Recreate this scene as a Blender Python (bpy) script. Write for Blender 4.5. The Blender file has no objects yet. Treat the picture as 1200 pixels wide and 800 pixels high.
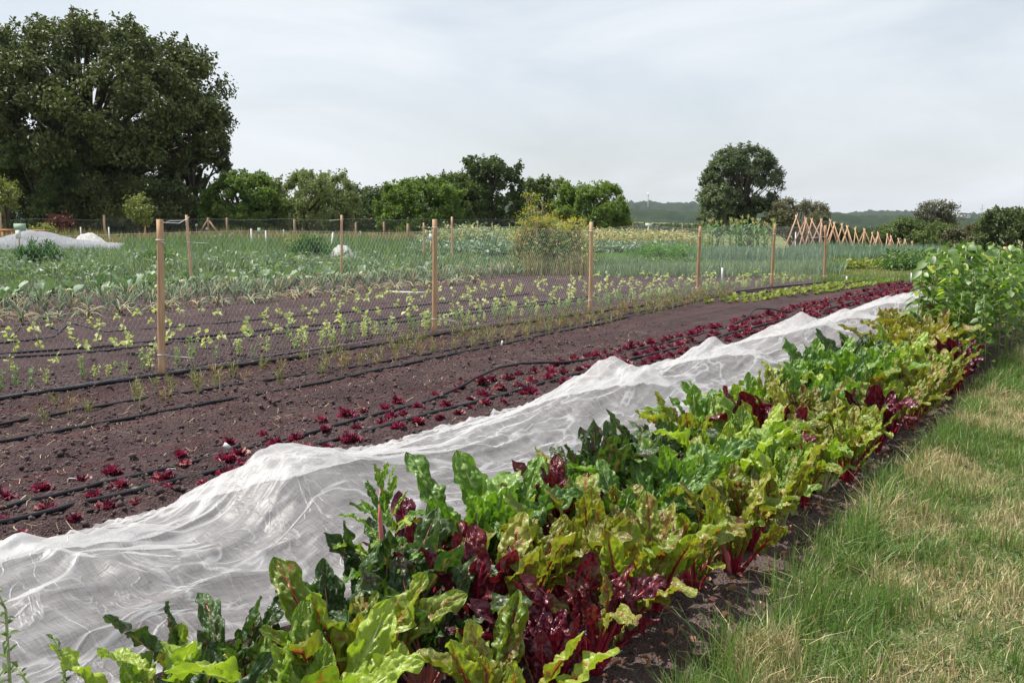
import bpy, math, random
import numpy as np
from mathutils import Vector, Matrix, Euler
PI = math.pi; R = math.radians
scene = bpy.context.scene
COL = scene.collection
rng = np.random.default_rng(7); random.seed(7)

# ------------------------------------------------------------------ camera
F = 1167.0; H = 1.55; HY = 258.0; VX = 1365.0
PITCH = math.atan((400 - HY) / F)
YAW = math.atan((VX - 600) / F * math.cos(PITCH))
cam_d = bpy.data.cameras.new('camera'); cam = bpy.data.objects.new('camera', cam_d); COL.objects.link(cam)
cam.location = (0, 0, H); cam.rotation_euler = (PI/2 - PITCH, 0, YAW)
cam_d.sensor_width = 36.0; cam_d.lens = 36.0 * F / 1200.0
cam_d.clip_start = 0.05; cam_d.clip_end = 20000
scene.camera = cam

# ------------------------------------------------------------------ world, sun, exposure
SUN_DIR = Vector((-0.95, -0.20, 0)).normalized()
SUN_EL = R(60)
SUN_AZ = math.atan2(SUN_DIR.x, SUN_DIR.y)
w = bpy.data.worlds.new('World'); scene.world = w; w.use_nodes = True
nt = w.node_tree; nt.nodes.clear()
def wn(t, **k):
    n = nt.nodes.new(t)
    for a, b in k.items(): setattr(n, a, b)
    return n
sky = wn('ShaderNodeTexSky', sky_type='NISHITA', sun_disc=False, sun_elevation=SUN_EL, sun_rotation=SUN_AZ % (2*PI))
sky.air_density = 1.0; sky.dust_density = 2.0; sky.ozone_density = 1.0
tc = wn('ShaderNodeTexCoord'); mp = wn('ShaderNodeMapping'); mp.inputs['Scale'].default_value = (1.0, 1.0, 3.2)
mp.inputs['Rotation'].default_value = (0, 0, R(25))
n1 = wn('ShaderNodeTexNoise'); n1.inputs['Scale'].default_value = 2.4; n1.inputs['Detail'].default_value = 6; n1.inputs['Roughness'].default_value = .55
n1.inputs['Distortion'].default_value = .5
cr = wn('ShaderNodeValToRGB'); cr.color_ramp.elements[0].position = .28; cr.color_ramp.elements[0].color = (.50,)*3+(1,)
cr.color_ramp.elements[1].position = .62; cr.color_ramp.elements[1].color = (.95,)*3+(1,)
mx = wn('ShaderNodeMix', data_type='RGBA'); mx.inputs['B'].default_value = (7.6, 8.0, 8.4, 1)
bg = wn('ShaderNodeBackground'); bg.inputs['Strength'].default_value = 0.082
out = wn('ShaderNodeOutputWorld')
L = nt.links.new
L(tc.outputs['Generated'], mp.inputs['Vector']); L(mp.outputs['Vector'], n1.inputs['Vector'])
L(n1.outputs['Fac'], cr.inputs['Fac']); L(cr.outputs['Color'], mx.inputs['Factor']); L(sky.outputs['Color'], mx.inputs['A'])
L(mx.outputs['Result'], bg.inputs['Color']); L(bg.outputs['Background'], out.inputs['Surface'])
sd = bpy.data.lights.new('sun', 'SUN'); sd.energy = 5.0; sd.angle = R(.5); sd.color = (1.0, .945, .86)
sun = bpy.data.objects.new('sun', sd); COL.objects.link(sun)
sdir = Vector((SUN_DIR.x*math.cos(SUN_EL), SUN_DIR.y*math.cos(SUN_EL), math.sin(SUN_EL)))
sun.rotation_euler = sdir.to_track_quat('Z', 'Y').to_euler(); sun.location = (-20, 10, 30)
scene.view_settings.view_transform = 'Standard'; scene.view_settings.look = 'None'
scene.view_settings.exposure = 0.54; scene.view_settings.gamma = 1.0

# ------------------------------------------------------------------ geometry of the view (points on the ground from the photo)
_p = PITCH; _t = YAW
_f = np.array((-math.sin(_t)*math.cos(_p), math.cos(_t)*math.cos(_p), -math.sin(_p)))
_r = np.array((math.cos(_t), math.sin(_t), 0)); _u = np.cross(_r, _f)
def ray(px, py): return _f + (px-600)/F*_r + (400-py)/F*_u
def ss(a, b, x):
    t = np.clip((np.asarray(x, float)-a)/(b-a), 0, 1); return t*t*(3-2*t)
def T(x, y):
    """large scale lie of the land: flat field that falls away to the right of the picture"""
    x = np.asarray(x, float); y = np.asarray(y, float)
    az = np.degrees(np.arctan2(x, y)); d = np.hypot(x, y)
    wgt = ss(-25, -17, az) * (1-ss(50, 80, az))
    drop = 0.085*np.maximum(0, d-46)
    drop = 7*(1-np.exp(-drop/7.0))
    return -wgt*drop
def un(px, py, z=0.0):
    d = ray(px, py); t = (z-H)/d[2]; return float(d[0]*t), float(d[1]*t)
def at(px, dist):
    """ground point below pixel column px at horizontal depth dist"""
    d = ray(px, HY); d = d/np.dot(d, _f); return float(d[0]*dist), float(d[1]*dist)
def pj(x, y, z):
    v = np.array((x, y, z-H)); q = v@_f
    return 600+F*(v@_r)/q, 400-F*(v@_u)/q
def depth(x, y): return float(np.array((x, y, 0))@_f)

# ------------------------------------------------------------------ numpy noise
def _h(ix, iy, s):
    n = (ix.astype(np.int64)*374761393 + iy.astype(np.int64)*668265263 + s*974634777) & 0xffffffff
    n = ((n ^ (n >> 13))*1274126177) & 0xffffffff
    return ((n ^ (n >> 16)) & 0xffffff)/float(0xffffff)
def vn(x, y, s=0):
    x = np.asarray(x, float); y = np.asarray(y, float)
    xi = np.floor(x); yi = np.floor(y); fx = x-xi; fy = y-yi
    fx = fx*fx*fx*(fx*(fx*6-15)+10); fy = fy*fy*fy*(fy*(fy*6-15)+10)
    a = _h(xi, yi, s); b = _h(xi+1, yi, s); c = _h(xi, yi+1, s); d = _h(xi+1, yi+1, s)
    return (a*(1-fx)+b*fx)*(1-fy)+(c*(1-fx)+d*fx)*fy
def fbm(x, y, o=4, s=0, g=.5):
    t = 0; a = 1; n = 0
    for i in range(o): t = t+a*vn(x*2**i+17.3*i, y*2**i-9.1*i, s+i); n += a; a *= g
    return t/n

# ------------------------------------------------------------------ mesh builder
class MB:
    def __init__(s): s.V=[]; s.F={3:[], 4:[]}; s.M={3:[], 4:[]}; s.A=[]; s.U=[]; s.n=0
    def add(s, v, quads=None, tris=None, mat=0, tint=.5, uv=None):
        v = np.asarray(v, float).reshape(-1, 3); k = len(v)
        for q, c in ((quads, 4), (tris, 3)):
            if q is not None and len(q):
                q = np.asarray(q, np.int64).reshape(-1, c)+s.n; s.F[c].append(q)
                s.M[c].append(np.broadcast_to(np.asarray(mat), (len(q),)).copy())
        s.V.append(v); s.A.append(np.broadcast_to(np.asarray(tint, float), (k,)).copy())
        s.U.append(np.zeros((k, 2)) if uv is None else np.asarray(uv, float).reshape(-1, 2)); s.n += k
        return s
    def tube(s, pts, rad, sides=6, mat=0, tint=.5, cap=True, flat=1.0):
        pts = np.asarray(pts, float); n = len(pts); rad = np.broadcast_to(np.asarray(rad, float), (n,))
        t = np.gradient(pts, axis=0); t /= np.linalg.norm(t, axis=1)[:, None]+1e-12
        ref = np.array((0, 0, 1.)) if abs(t[:, 2]).mean() < .85 else np.array((0, 1., 0))
        b = np.cross(t, ref); b /= np.linalg.norm(b, axis=1)[:, None]+1e-12; c = np.cross(b, t)
        a = np.arange(sides)/sides*2*PI
        v = pts[:, None]+rad[:, None, None]*(b[:, None]*np.cos(a)[None, :, None]+flat*c[:, None]*np.sin(a)[None, :, None])
        i = np.arange(n-1)[:, None]*sides; j = np.arange(sides)[None]; k = (j+1) % sides
        q = np.stack([i+j, i+k, i+sides+k, i+sides+j], -1).reshape(-1, 4)
        tr = None; v = v.reshape(-1, 3)
        if cap:
            v = np.vstack([v, pts[0], pts[-1]]); j = j[0]; k = k[0]; nn = n*sides
            tr = np.vstack([np.stack([k, j, np.full(sides, nn)], -1), np.stack([(n-1)*sides+j, (n-1)*sides+k, np.full(sides, nn+1)], -1)])
        return s.add(v, q, tr, mat, tint)
    def box(s, c, d, rot=0, mat=0, tint=.5, tilt=0):
        c = np.array(c, float); d = np.array(d, float)/2
        v = np.array([(x, y, z) for z in (-1, 1) for y in (-1, 1) for x in (-1, 1)], float)*d
        if tilt: v = v@np.array(Matrix.Rotation(tilt, 3, 'Y')).T
        v = v@np.array(Matrix.Rotation(rot, 3, 'Z')).T+c
        return s.add(v, [(0, 2, 3, 1), (4, 5, 7, 6), (0, 1, 5, 4), (2, 6, 7, 3), (0, 4, 6, 2), (1, 3, 7, 5)], mat=mat, tint=tint)
    def grid(s, P, mat=0, tint=.5, uv=None):
        a, b = P.shape[:2]; i = np.arange(a-1)[:, None]*b; j = np.arange(b-1)[None]
        q = np.stack([i+j, i+j+1, i+b+j+1, i+b+j], -1).reshape(-1, 4)
        return s.add(P.reshape(-1, 3), q, mat=mat, tint=np.asarray(tint).reshape(-1) if np.ndim(tint) else tint, uv=uv)
    def blades(s, P, h, wd, lean=.35, segs=3, mat=0, tint=None, curve=.6, wind=(0, 0), r=rng):
        P = np.asarray(P, float); n = len(P)
        h = np.broadcast_to(h, (n,)); wd = np.broadcast_to(wd, (n,))
        az = r.uniform(0, 2*PI, n); ln = np.abs(r.normal(0, lean, n))
        d = np.stack([np.cos(az)*ln+wind[0], np.sin(az)*ln+wind[1], np.zeros(n)], 1)
        fa = r.uniform(0, 2*PI, n); sd = np.stack([np.cos(fa), np.sin(fa), np.zeros(n)], 1)
        rows = []
        for k in range(segs+1):
            t = k/segs; c = P+h[:, None]*(np.array((0, 0, 1.))*t*(1-.25*ln[:, None]*t)+d*(t**(1+curve)))
            if k < segs:
                ww = wd[:, None]*(1-t**2*.6)*.5; rows += [c-sd*ww, c+sd*ww]
            else: rows += [c]
        m = len(rows); v = np.stack(rows, 1).reshape(-1, 3); b = np.arange(n)[:, None]*m
        q = np.concatenate([b+np.array([2*k, 2*k+1, 2*k+3, 2*k+2]) for k in range(segs-1)]) if segs > 1 else None
        tr = b+np.array([2*segs-2, 2*segs-1, 2*segs])
        if tint is None: tint = r.random(n)
        tt = np.repeat(np.broadcast_to(tint, (n,)), m)
        mm = mat if np.ndim(mat) == 0 else None
        return s.add(v, q, tr, mat, tt)
    def leaves(s, P, size, N=None, mat=0, tint=None, fold=.25, asp=.55, r=rng, D=None):
        """folded leaf shaped faces; N rough normals, D rough directions"""
        P = np.asarray(P, float); n = len(P); size = np.broadcast_to(size, (n,))[:, None]
        if N is None: N = r.normal(0, 1, (n, 3))
        N = N/(np.linalg.norm(N, axis=1)[:, None]+1e-9)
        if D is None: D = r.normal(0, 1, (n, 3))
        D = D-N*(D*N).sum(1)[:, None]; D /= np.linalg.norm(D, axis=1)[:, None]+1e-9
        S = np.cross(N, D)
        v = np.stack([P, P+D*size*.42+S*size*asp*.5+N*size*fold*.5, P+D*size*.75+S*size*asp*.36+N*size*fold*.3, P+D*size-N*size*.1,
                      P+D*size*.75-S*size*asp*.36+N*size*fold*.3, P+D*size*.42-S*size*asp*.5+N*size*fold*.5], 1).reshape(-1, 3)
        b = np.arange(n)[:, None]*6
        q = np.concatenate([b+np.array([0, 1, 2, 3]), b+np.array([0, 3, 4, 5])])
        if tint is None: tint = r.random(n)
        return s.add(v, q, None, mat, np.repeat(np.broadcast_to(tint, (n,)), 6))
    def mesh(s, name, mats, smooth=True):
        me = bpy.data.meshes.new(name); V = np.concatenate(s.V)
        fs = []; ms = []; tot = []
        for c in (3, 4):
            if s.F[c]: f = np.concatenate(s.F[c]); fs.append(f.reshape(-1)); ms.append(np.concatenate(s.M[c])); tot.append(np.full(len(f), c))
        li = np.concatenate(fs); mi = np.concatenate(ms); tot = np.concatenate(tot); st = np.concatenate([[0], np.cumsum(tot)[:-1]])
        me.vertices.add(len(V)); me.vertices.foreach_set('co', V.astype(np.float32).reshape(-1))
        me.loops.add(len(li)); me.loops.foreach_set('vertex_index', li.astype(np.int32))
        me.polygons.add(len(tot)); me.polygons.foreach_set('loop_start', st.astype(np.int32))
        me.polygons.foreach_set('material_index', mi.astype(np.int32))
        me.polygons.foreach_set('use_smooth', np.full(len(tot), smooth))
        at_ = me.attributes.new('tint', 'FLOAT', 'POINT'); at_.data.foreach_set('value', np.concatenate(s.A).astype(np.float32))
        uv = me.uv_layers.new(name='UVMap'); uv.data.foreach_set('uv', np.concatenate(s.U)[li].astype(np.float32).reshape(-1))
        me.update(calc_edges=True)
        for m in (mats if isinstance(mats, (list, tuple)) else [mats]): me.materials.append(m)
        return me
    def build(s, name, mats, parent=None, loc=None, smooth=True):
        return link(name, s.mesh(name, mats, smooth), parent, loc)
def link(name, me, parent=None, loc=None):
    o = bpy.data.objects.new(name, me); COL.objects.link(o)
    if parent is not None: o.parent = parent
    if loc is not None: o.location = loc
    return o
def tag(o, label=None, cat=None, group=None, kind=None):
    if label: o['label'] = label
    if cat: o['category'] = cat
    if group: o['group'] = group
    if kind: o['kind'] = kind
    return o
def empty(name, loc=(0, 0, 0), rz=0, label=None, cat=None, group=None):
    o = link(name, None, None, loc); o.rotation_euler = (0, 0, rz); o.empty_display_size = .1
    return tag(o, label, cat, group)
def copy_tree(o, parent=None):
    c = o.copy(); COL.objects.link(c)
    if parent is not None: c.parent = parent
    for ch in o.children: copy_tree(ch, c)
    return c
PROTOS = []
def all_children(o):
    r_ = []
    for c in o.children: r_ += all_children(c)+[c]
    return r_
class Proto:
    """things built once per look and then copied with all of their parts"""
    def __init__(s, makers): s.m = makers; s.first = [None]*len(makers)
    def get(s, i, loc, rz=0, sc=1.0, tilt=(0, 0)):
        i %= len(s.m)
        if s.first[i] is None: s.first[i] = o = s.m[i](); PROTOS.append(o)
        else: o = copy_tree(s.first[i])
        o.location = loc; o.rotation_euler = (tilt[0], tilt[1], rz); o.scale = (sc,)*3 if np.ndim(sc) == 0 else sc
        return o
ORD = ('first second third fourth fifth sixth seventh eighth ninth tenth eleventh twelfth thirteenth fourteenth '
       'fifteenth sixteenth seventeenth eighteenth nineteenth twentieth twenty-first twenty-second twenty-third '
       'twenty-fourth twenty-fifth twenty-sixth twenty-seventh twenty-eighth twenty-ninth thirtieth').split()
def label_row(items, where, cat, group, front='from the left', back='from the far end', nf=10, nb=5, mid='in the middle stretch of'):
    """items: (object, description); names each by its look and its place along its row"""
    vis = []; no = 0; drop = []
    for o, d in items:
        x, y, z = o.location
        px, py = pj(x, y, z+.05)
        if depth(x, y) > .3 and -5 < px < 1205 and py < 830: vis.append((math.hypot(x, y), o, d))
        elif -260 < px < 1400 and depth(x, y) > .3 and no < 20: no += 1; tag(o, f'{d} outside the picture, {ORD[no-1]} beyond {where}', cat, group)
        else: drop.append(o)
    for o in drop[:]:
        if any(o is f or o in all_children(f) for f in PROTOS): o.location.z -= 0; tag(o, f'{d} far outside the picture by {where}', cat, group); continue
        for c in all_children(o): bpy.data.objects.remove(c)
        bpy.data.objects.remove(o)
    vis.sort(key=lambda q: q[0]); n = len(vis); sec = {}
    for i, (_, o, d) in enumerate(vis):
        if i < nf: l = f'{d}, {ORD[i]} {front} in {where}'
        elif n-1-i < nb: l = f'{d}, ' + (f'{ORD[n-1-i]} {back}' if n-1-i else f'last') + f' in {where}'
        else:
            px = pj(o.location.x, o.location.y, o.location.z+.05)[0]; k = int(np.searchsorted([193, 510, 692, 818, 905, 965], px)); sec[k] = sec.get(k, 0)+1
            l = f'{d} in {where}, ' + (f'{ORD[sec[k]-1]} right of {ORD[k-1]} near stake' if 0 < k and sec[k] <= 30 else 'left of all near stakes' if k == 0 else f'well right of {ORD[k-1]} near stake')
        tag(o, l, cat, group)

# ------------------------------------------------------------------ materials
def newmat(name):
    m = bpy.data.materials.new(name); m.use_nodes = True; t = m.node_tree; t.nodes.clear()
    return m, t
class NB:
    def __init__(s, t): s.t = t
    def __call__(s, ty, ins=None, **k):
        n = s.t.nodes.new(ty)
        for a, b in k.items(): setattr(n, a, b)
        for a, b in (ins or {}).items():
            if hasattr(b, 'is_output'): s.t.links.new(b, n.inputs[a])
            else: n.inputs[a].default_value = b
        return n
    def math(s, op, a, b=0.0, c=None):
        ins = {0: a, 1: b}
        if c is not None: ins[2] = c
        return s('ShaderNodeMath', ins, operation=op).outputs[0]
    def mix(s, f, a, b, bt='MIX'):
        n = s('ShaderNodeMix', {0: f}, data_type='RGBA', blend_type=bt)
        for i, v in ((6, a), (7, b)):
            if hasattr(v, 'is_output'): s.t.links.new(v, n.inputs[i])
            else: n.inputs[i].default_value = tuple(v)+(1,) if len(v) == 3 else v
        return n.outputs[2]
    def ramp(s, f, stops):
        n = s('ShaderNodeValToRGB', {0: f}); e = n.color_ramp.elements
        while len(e) < len(stops): e.new(.5)
        for q, (p, c) in zip(e, stops): q.position = p; q.color = tuple(c)+(1,) if np.ndim(c) else (c, c, c, 1)
        return n.outputs[0]
    def noise(s, scale, detail=3, vec=None, rough=.5, dist=0):
        ins = {'Scale': scale, 'Detail': detail, 'Roughness': rough, 'Distortion': dist}
        if vec is not None: ins['Vector'] = vec
        return s('ShaderNodeTexNoise', ins).outputs['Fac']
def simple(name, c1, c2=None, rough=.7, scale=6, trans=0.0, bump=0.0, bscale=60, tint=True, spec=.3, metal=0, coords='Object', stretch=None, tcol=None):
    """colour between c1 and c2 by per-leaf tint and noise; optional light passing through"""
    m, t = newmat(name); b = NB(t)
    vec = b('ShaderNodeTexCoord').outputs[coords]
    if stretch: vec = b('ShaderNodeMapping', {'Vector': vec, 'Scale': stretch}).outputs[0]
    c2 = c2 or tuple(x*.7 for x in c1)
    f = b.noise(scale, 4, vec)
    if tint:
        a = b('ShaderNodeAttribute', attribute_name='tint').outputs['Fac']
        f = b.math('ADD', b.math('MULTIPLY', a, .6), b.math('MULTIPLY', f, .4))
    oi = b('ShaderNodeObjectInfo').outputs['Random']
    f = b.math('ADD', f, b.math('MULTIPLY', b.math('SUBTRACT', oi, .5), .25))
    col = b.ramp(f, [(.25, c1), (.75, c2)])
    p = b('ShaderNodeBsdfPrincipled', {'Base Color': col, 'Roughness': rough, 'Specular IOR Level': spec, 'Metallic': metal})
    if bump:
        n = b.noise(bscale, 4, vec); bp = b('ShaderNodeBump', {'Height': n, 'Strength': bump, 'Distance': .01}); t.links.new(bp.outputs[0], p.inputs['Normal'])
    sh = p.outputs[0]
    if trans:
        tr = b('ShaderNodeBsdfTranslucent', {'Color': b.mix(1.0, col, tcol or (1.5, 1.7, .7), 'MULTIPLY')})
        sh = b('ShaderNodeMixShader', {0: trans, 1: sh, 2: tr.outputs[0]}).outputs[0]
    o = b('ShaderNodeOutputMaterial'); t.links.new(sh, o.inputs[0])
    return m
M = {}
M['wood'] = simple('stake_wood', (.34, .20, .11), (.64, .43, .26), .75, 3, bump=.5, bscale=12, tint=False, stretch=(14, 14, 1))
M['pole'] = simple('hazel_pole', (.46, .25, .16), (.62, .40, .27), .75, 3, bump=.3, tint=False)
M['oldwood'] = simple('weathered_post', (.22, .15, .11), (.34, .24, .17), .85, 5, tint=False)
M['hose'] = simple('black_hose', (.007, .007, .010), (.012, .012, .016), .5, 5, tint=False, spec=.35)
M['fitting'] = simple('black_fitting', (.02, .02, .02), (.03, .03, .03), .5, tint=False)
M['redstring'] = simple('red_string', (.34, .05, .06), (.24, .04, .05), .8)
M['white'] = simple('white_plastic', (.72, .72, .70), (.80, .80, .79), .5, tint=False)
M['tie'] = simple('white_tie', (.62, .62, .60), (.75, .75, .74), .6, tint=False)
M['wire'] = simple('galvanised_wire', (.50, .51, .53), (.66, .67, .70), .4, tint=False, metal=.3)
M['darkwire'] = simple('dark_net_wire', (.22, .24, .27), (.32, .34, .38), .5, tint=False)
M['straw'] = simple('straw', (.34, .25, .15), (.56, .45, .30), .8, trans=.1)
M['crumb'] = simple('soil_crumb', (.050, .032, .034), (.120, .084, .083), .95)
M['stone'] = simple('pale_pebble', (.26, .20, .17), (.42, .36, .32), .9)
M['grassg'] = simple('green_grass_blade', (.065, .135, .032), (.17, .245, .075), .5, trans=.3, spec=.4)
M['grassd'] = simple('dry_grass_blade', (.34, .28, .14), (.56, .49, .30), .7, trans=.2, tcol=(1.1, 1.0, .7))
M['lett'] = simple('red_lettuce_leaf', (.048, .007, .020), (.16, .022, .055), .55, 30, trans=.25, spec=.2, tcol=(2.2, .7, .9))
M['lett2'] = simple('faded_red_lettuce_leaf', (.19, .05, .07), (.40, .21, .19), .45, 30, trans=.25, tcol=(1.4, .8, .8))
M['dillg'] = simple('dill_frond', (.17, .18, .06), (.28, .27, .11), .6, trans=.2)
M['dillo'] = simple('faded_dill_frond', (.28, .17, .09), (.34, .24, .11), .6, trans=.2)
M['dills'] = simple('dill_stem', (.34, .34, .18), (.48, .45, .28), .6)
M['peag'] = simple('pea_leaf', (.10, .19, .06), (.24, .34, .12), .55, trans=.3)
M['peay'] = simple('pale_bean_leaf', (.34, .40, .15), (.52, .54, .27), .55, trans=.3)
M['peast'] = simple('pea_stem', (.25, .32, .13), (.4, .42, .22), .6)
M['onion'] = simple('onion_leaf', (.15, .23, .13), (.32, .39, .24), .45, trans=.1)
M['oniond'] = simple('dry_onion_leaf', (.46, .34, .20), (.62, .50, .32), .7, trans=.15, tcol=(1.1, 1, .8))
M['cabb'] = simple('cabbage_leaf', (.09, .16, .085), (.20, .28, .16), .5, 12, trans=.15)
M['cabby'] = simple('pale_cabbage_heart', (.42, .40, .20), (.58, .50, .32), .6, 12, trans=.15)
M['leek'] = simple('leek_leaf', (.10, .165, .125), (.26, .35, .27), .5, trans=.15)
M['leekw'] = simple('leek_white_shaft', (.40, .45, .30), (.55, .58, .42), .5)
M['weed'] = simple('green_weeds', (.085, .14, .055), (.22, .29, .13), .6, trans=.25)
M['weedt'] = simple('tan_seed_stalks', (.36, .27, .13), (.50, .41, .23), .7, trans=.2)
M['fern'] = simple('asparagus_fern', (.05, .14, .045), (.13, .24, .07), .6, trans=.25)
M['bright'] = simple('bright_fern', (.10, .24, .04), (.20, .36, .08), .6, trans=.3)
M['limel'] = simple('lime_lettuce', (.13, .17, .035), (.28, .30, .09), .5, trans=.3)
M['potato'] = simple('potato_leaf', (.06, .13, .035), (.13, .21, .06), .6, trans=.2)
M['brass'] = simple('brassica_leaf', (.14, .21, .15), (.26, .33, .25), .5, trans=.12)
M['yflow'] = simple('yellow_umbel', (.26, .27, .035), (.44, .38, .05), .7, trans=.3)
M['brownst'] = simple('brown_stalk', (.26, .17, .10), (.42, .31, .19), .8)
M['corn'] = simple('maize_leaf', (.07, .16, .06), (.16, .26, .10), .5, trans=.25)
M['tassel'] = simple('maize_tassel', (.36, .36, .14), (.52, .48, .22), .7, trans=.2)
M['sun1'] = simple('heart_leaf', (.058, .12, .024), (.145, .235, .05), .42, 14, trans=.32, spec=.4)
M['sun2'] = simple('yellowing_heart_leaf', (.28, .36, .05), (.42, .46, .09), .5, 14, trans=.35)
M['sunst'] = simple('tall_stem', (.19, .26, .09), (.30, .34, .14), .6)
M['bark'] = simple('bark', (.07, .055, .045), (.13, .105, .085), .9, tint=False, bump=.5, bscale=8)
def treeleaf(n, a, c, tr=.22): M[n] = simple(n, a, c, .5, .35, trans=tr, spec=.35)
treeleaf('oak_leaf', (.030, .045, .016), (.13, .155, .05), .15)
treeleaf('fresh_leaf', (.080, .135, .028), (.17, .235, .055), .35)
treeleaf('willow_leaf', (.095, .125, .05), (.20, .23, .10), .3)
treeleaf('dark_leaf', (.045, .075, .024), (.11, .150, .050))
treeleaf('bush_leaf', (.065, .10, .032), (.145, .19, .062), .3)
treeleaf('brown_leaf', (.100, .100, .052), (.17, .16, .085), .2)
treeleaf('alder_leaf', (.06, .088, .045), (.16, .20, .10))
treeleaf('sparse_leaf', (.085, .090, .060), (.15, .15, .10))
treeleaf('red_leaf', (.07, .02, .025), (.13, .045, .045))
treeleaf('yellow_leaf', (.16, .19, .05), (.28, .29, .09))
M['benchw'] = simple('orange_wood', (.48, .22, .10), (.58, .30, .15), .7, tint=False)
M['signg'] = simple('pale_green_board', (.30, .42, .30), (.36, .48, .36), .6, tint=False)
M['tarp'] = simple('green_tarp', (.02, .17, .15), (.04, .24, .21), .5, tint=False)
M['steel'] = simple('grey_pole', (.45, .46, .48), (.55, .56, .58), .5, tint=False)
M['bulb'] = simple('allium_head', (.58, .60, .50), (.70, .72, .62), .7)
M['roof'] = simple('white_roof', (.8, .8, .8), (.85, .85, .85), .5, tint=False)
M['wallg'] = simple('grey_wall', (.42, .42, .42), (.48, .48, .48), .7, tint=False)
M['woods'] = simple('distant_wood', (.014, .026, .016), (.040, .058, .030), .95, .035, bump=0, spec=.05)
M['wither'] = simple('withered_chard', (.38, .22, .12), (.52, .26, .20), .7, 20, trans=.15, tcol=(1.2, .9, .8))
M['redrib'] = simple('crimson_stalk', (.20, .008, .025), (.36, .016, .05), .32, 10, tint=False, spec=.5)
M['palerib'] = simple('pale_green_stalk', (.40, .46, .22), (.56, .58, .32), .4, 10, tint=False)
M['pinkrib'] = simple('pink_stalk', (.55, .14, .16), (.55, .28, .22), .4, 10, tint=False)
M['yellowrib'] = simple('yellow_stalk', (.50, .40, .08), (.52, .34, .08), .4, 10, tint=False)

def chardmat(name, a, c, vein, blotch=None, blotch_amt=0.0, trans=.28, rough=.40, tcol=(1.7, 1.9, .6), veinw=1.0):
    m, t = newmat(name); b = NB(t)
    tcx = b('ShaderNodeTexCoord'); uv = tcx.outputs['UV']; ob = tcx.outputs['Object']
    oi = b('ShaderNodeObjectInfo'); rnd = oi.outputs['Random']
    off = b('ShaderNodeVectorMath', {0: ob, 1: oi.outputs['Location']}, operation='ADD').outputs[0]
    sp = b('ShaderNodeSeparateXYZ', {0: uv}); u = sp.outputs[0]; v = sp.outputs[1]
    au = b.math('ABSOLUTE', b.math('SUBTRACT', u, .5))            # 0 at midrib .. .5 at margin
    wob = b.noise(9, 2, uv)
    # side veins: slanted stripes leaving the midrib towards the tip
    ph = b.math('ADD', b.math('SUBTRACT', b.math('MULTIPLY', v, 7.5), b.math('MULTIPLY', au, 4.2)), b.math('MULTIPLY', wob, .9))
    st = b.math('ABSOLUTE', b.math('SUBTRACT', b.math('FRACT', ph), .5))   # .5 at a vein
    side = b('ShaderNodeMapRange', {0: st, 1: .5-.055*veinw, 2: .5}).outputs[0]
    side = b.math('MULTIPLY', side, b('ShaderNodeMapRange', {0: au, 1: .46, 2: .1}).outputs[0])
    mid = b('ShaderNodeMapRange', {0: au, 1: .05*veinw, 2: .018}).outputs[0]
    mid = b.math('MULTIPLY', mid, b('ShaderNodeMapRange', {0: v, 1: 1.0, 2: .75}).outputs[0])
    net = b('ShaderNodeTexVoronoi', {'Vector': off, 'Scale': 75.0}, feature='DISTANCE_TO_EDGE').outputs['Distance']
    netm = b('ShaderNodeMapRange', {0: net, 1: .10, 2: 0.0}).outputs[0]
    vm = b.math('MAXIMUM', b.math('MAXIMUM', mid, b.math('MULTIPLY', side, .8)), b.math('MULTIPLY', netm, .28))
    n = b.noise(7, 4, off); f = b.math('ADD', n, b.math('MULTIPLY', b.math('SUBTRACT', rnd, .5), .7))
    col = b.ramp(f, [(.28, a), (.72, c)])
    if blotch:
        bn = b.noise(10, 3, off, .6)
        bm = b('ShaderNodeMapRange', {0: b.math('ADD', bn, b.math('MULTIPLY', side, .18)), 1: .62-.3*blotch_amt, 2: .72-.2*blotch_amt}).outputs[0]
        col = b.mix(b.math('MULTIPLY', bm, .85), col, blotch)
    col = b.mix(b.math('MULTIPLY', vm, .85), col, vein)
    puck = b('ShaderNodeTexVoronoi', {'Vector': off, 'Scale': 48.0}, feature='SMOOTH_F1').outputs['Distance']
    hgt = b.math('SUBTRACT', b.math('ADD', b.math('MULTIPLY', net, .5), b.math('MULTIPLY', side, -.45)), b.math('MULTIPLY', puck, 1.1))
    bp = b('ShaderNodeBump', {'Height': hgt, 'Strength': .5, 'Distance': .009})
    p = b('ShaderNodeBsdfPrincipled', {'Base Color': col, 'Roughness': rough, 'Specular IOR Level': .42, 'Normal': bp.outputs[0]})
    tr = b('ShaderNodeBsdfTranslucent', {'Color': b.mix(1.0, col, tcol, 'MULTIPLY')})
    s = b('ShaderNodeMixShader', {0: trans, 1: p.outputs[0], 2: tr.outputs[0]})
    o = b('ShaderNodeOutputMaterial'); t.links.new(s.outputs[0], o.inputs[0]); return m
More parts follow.
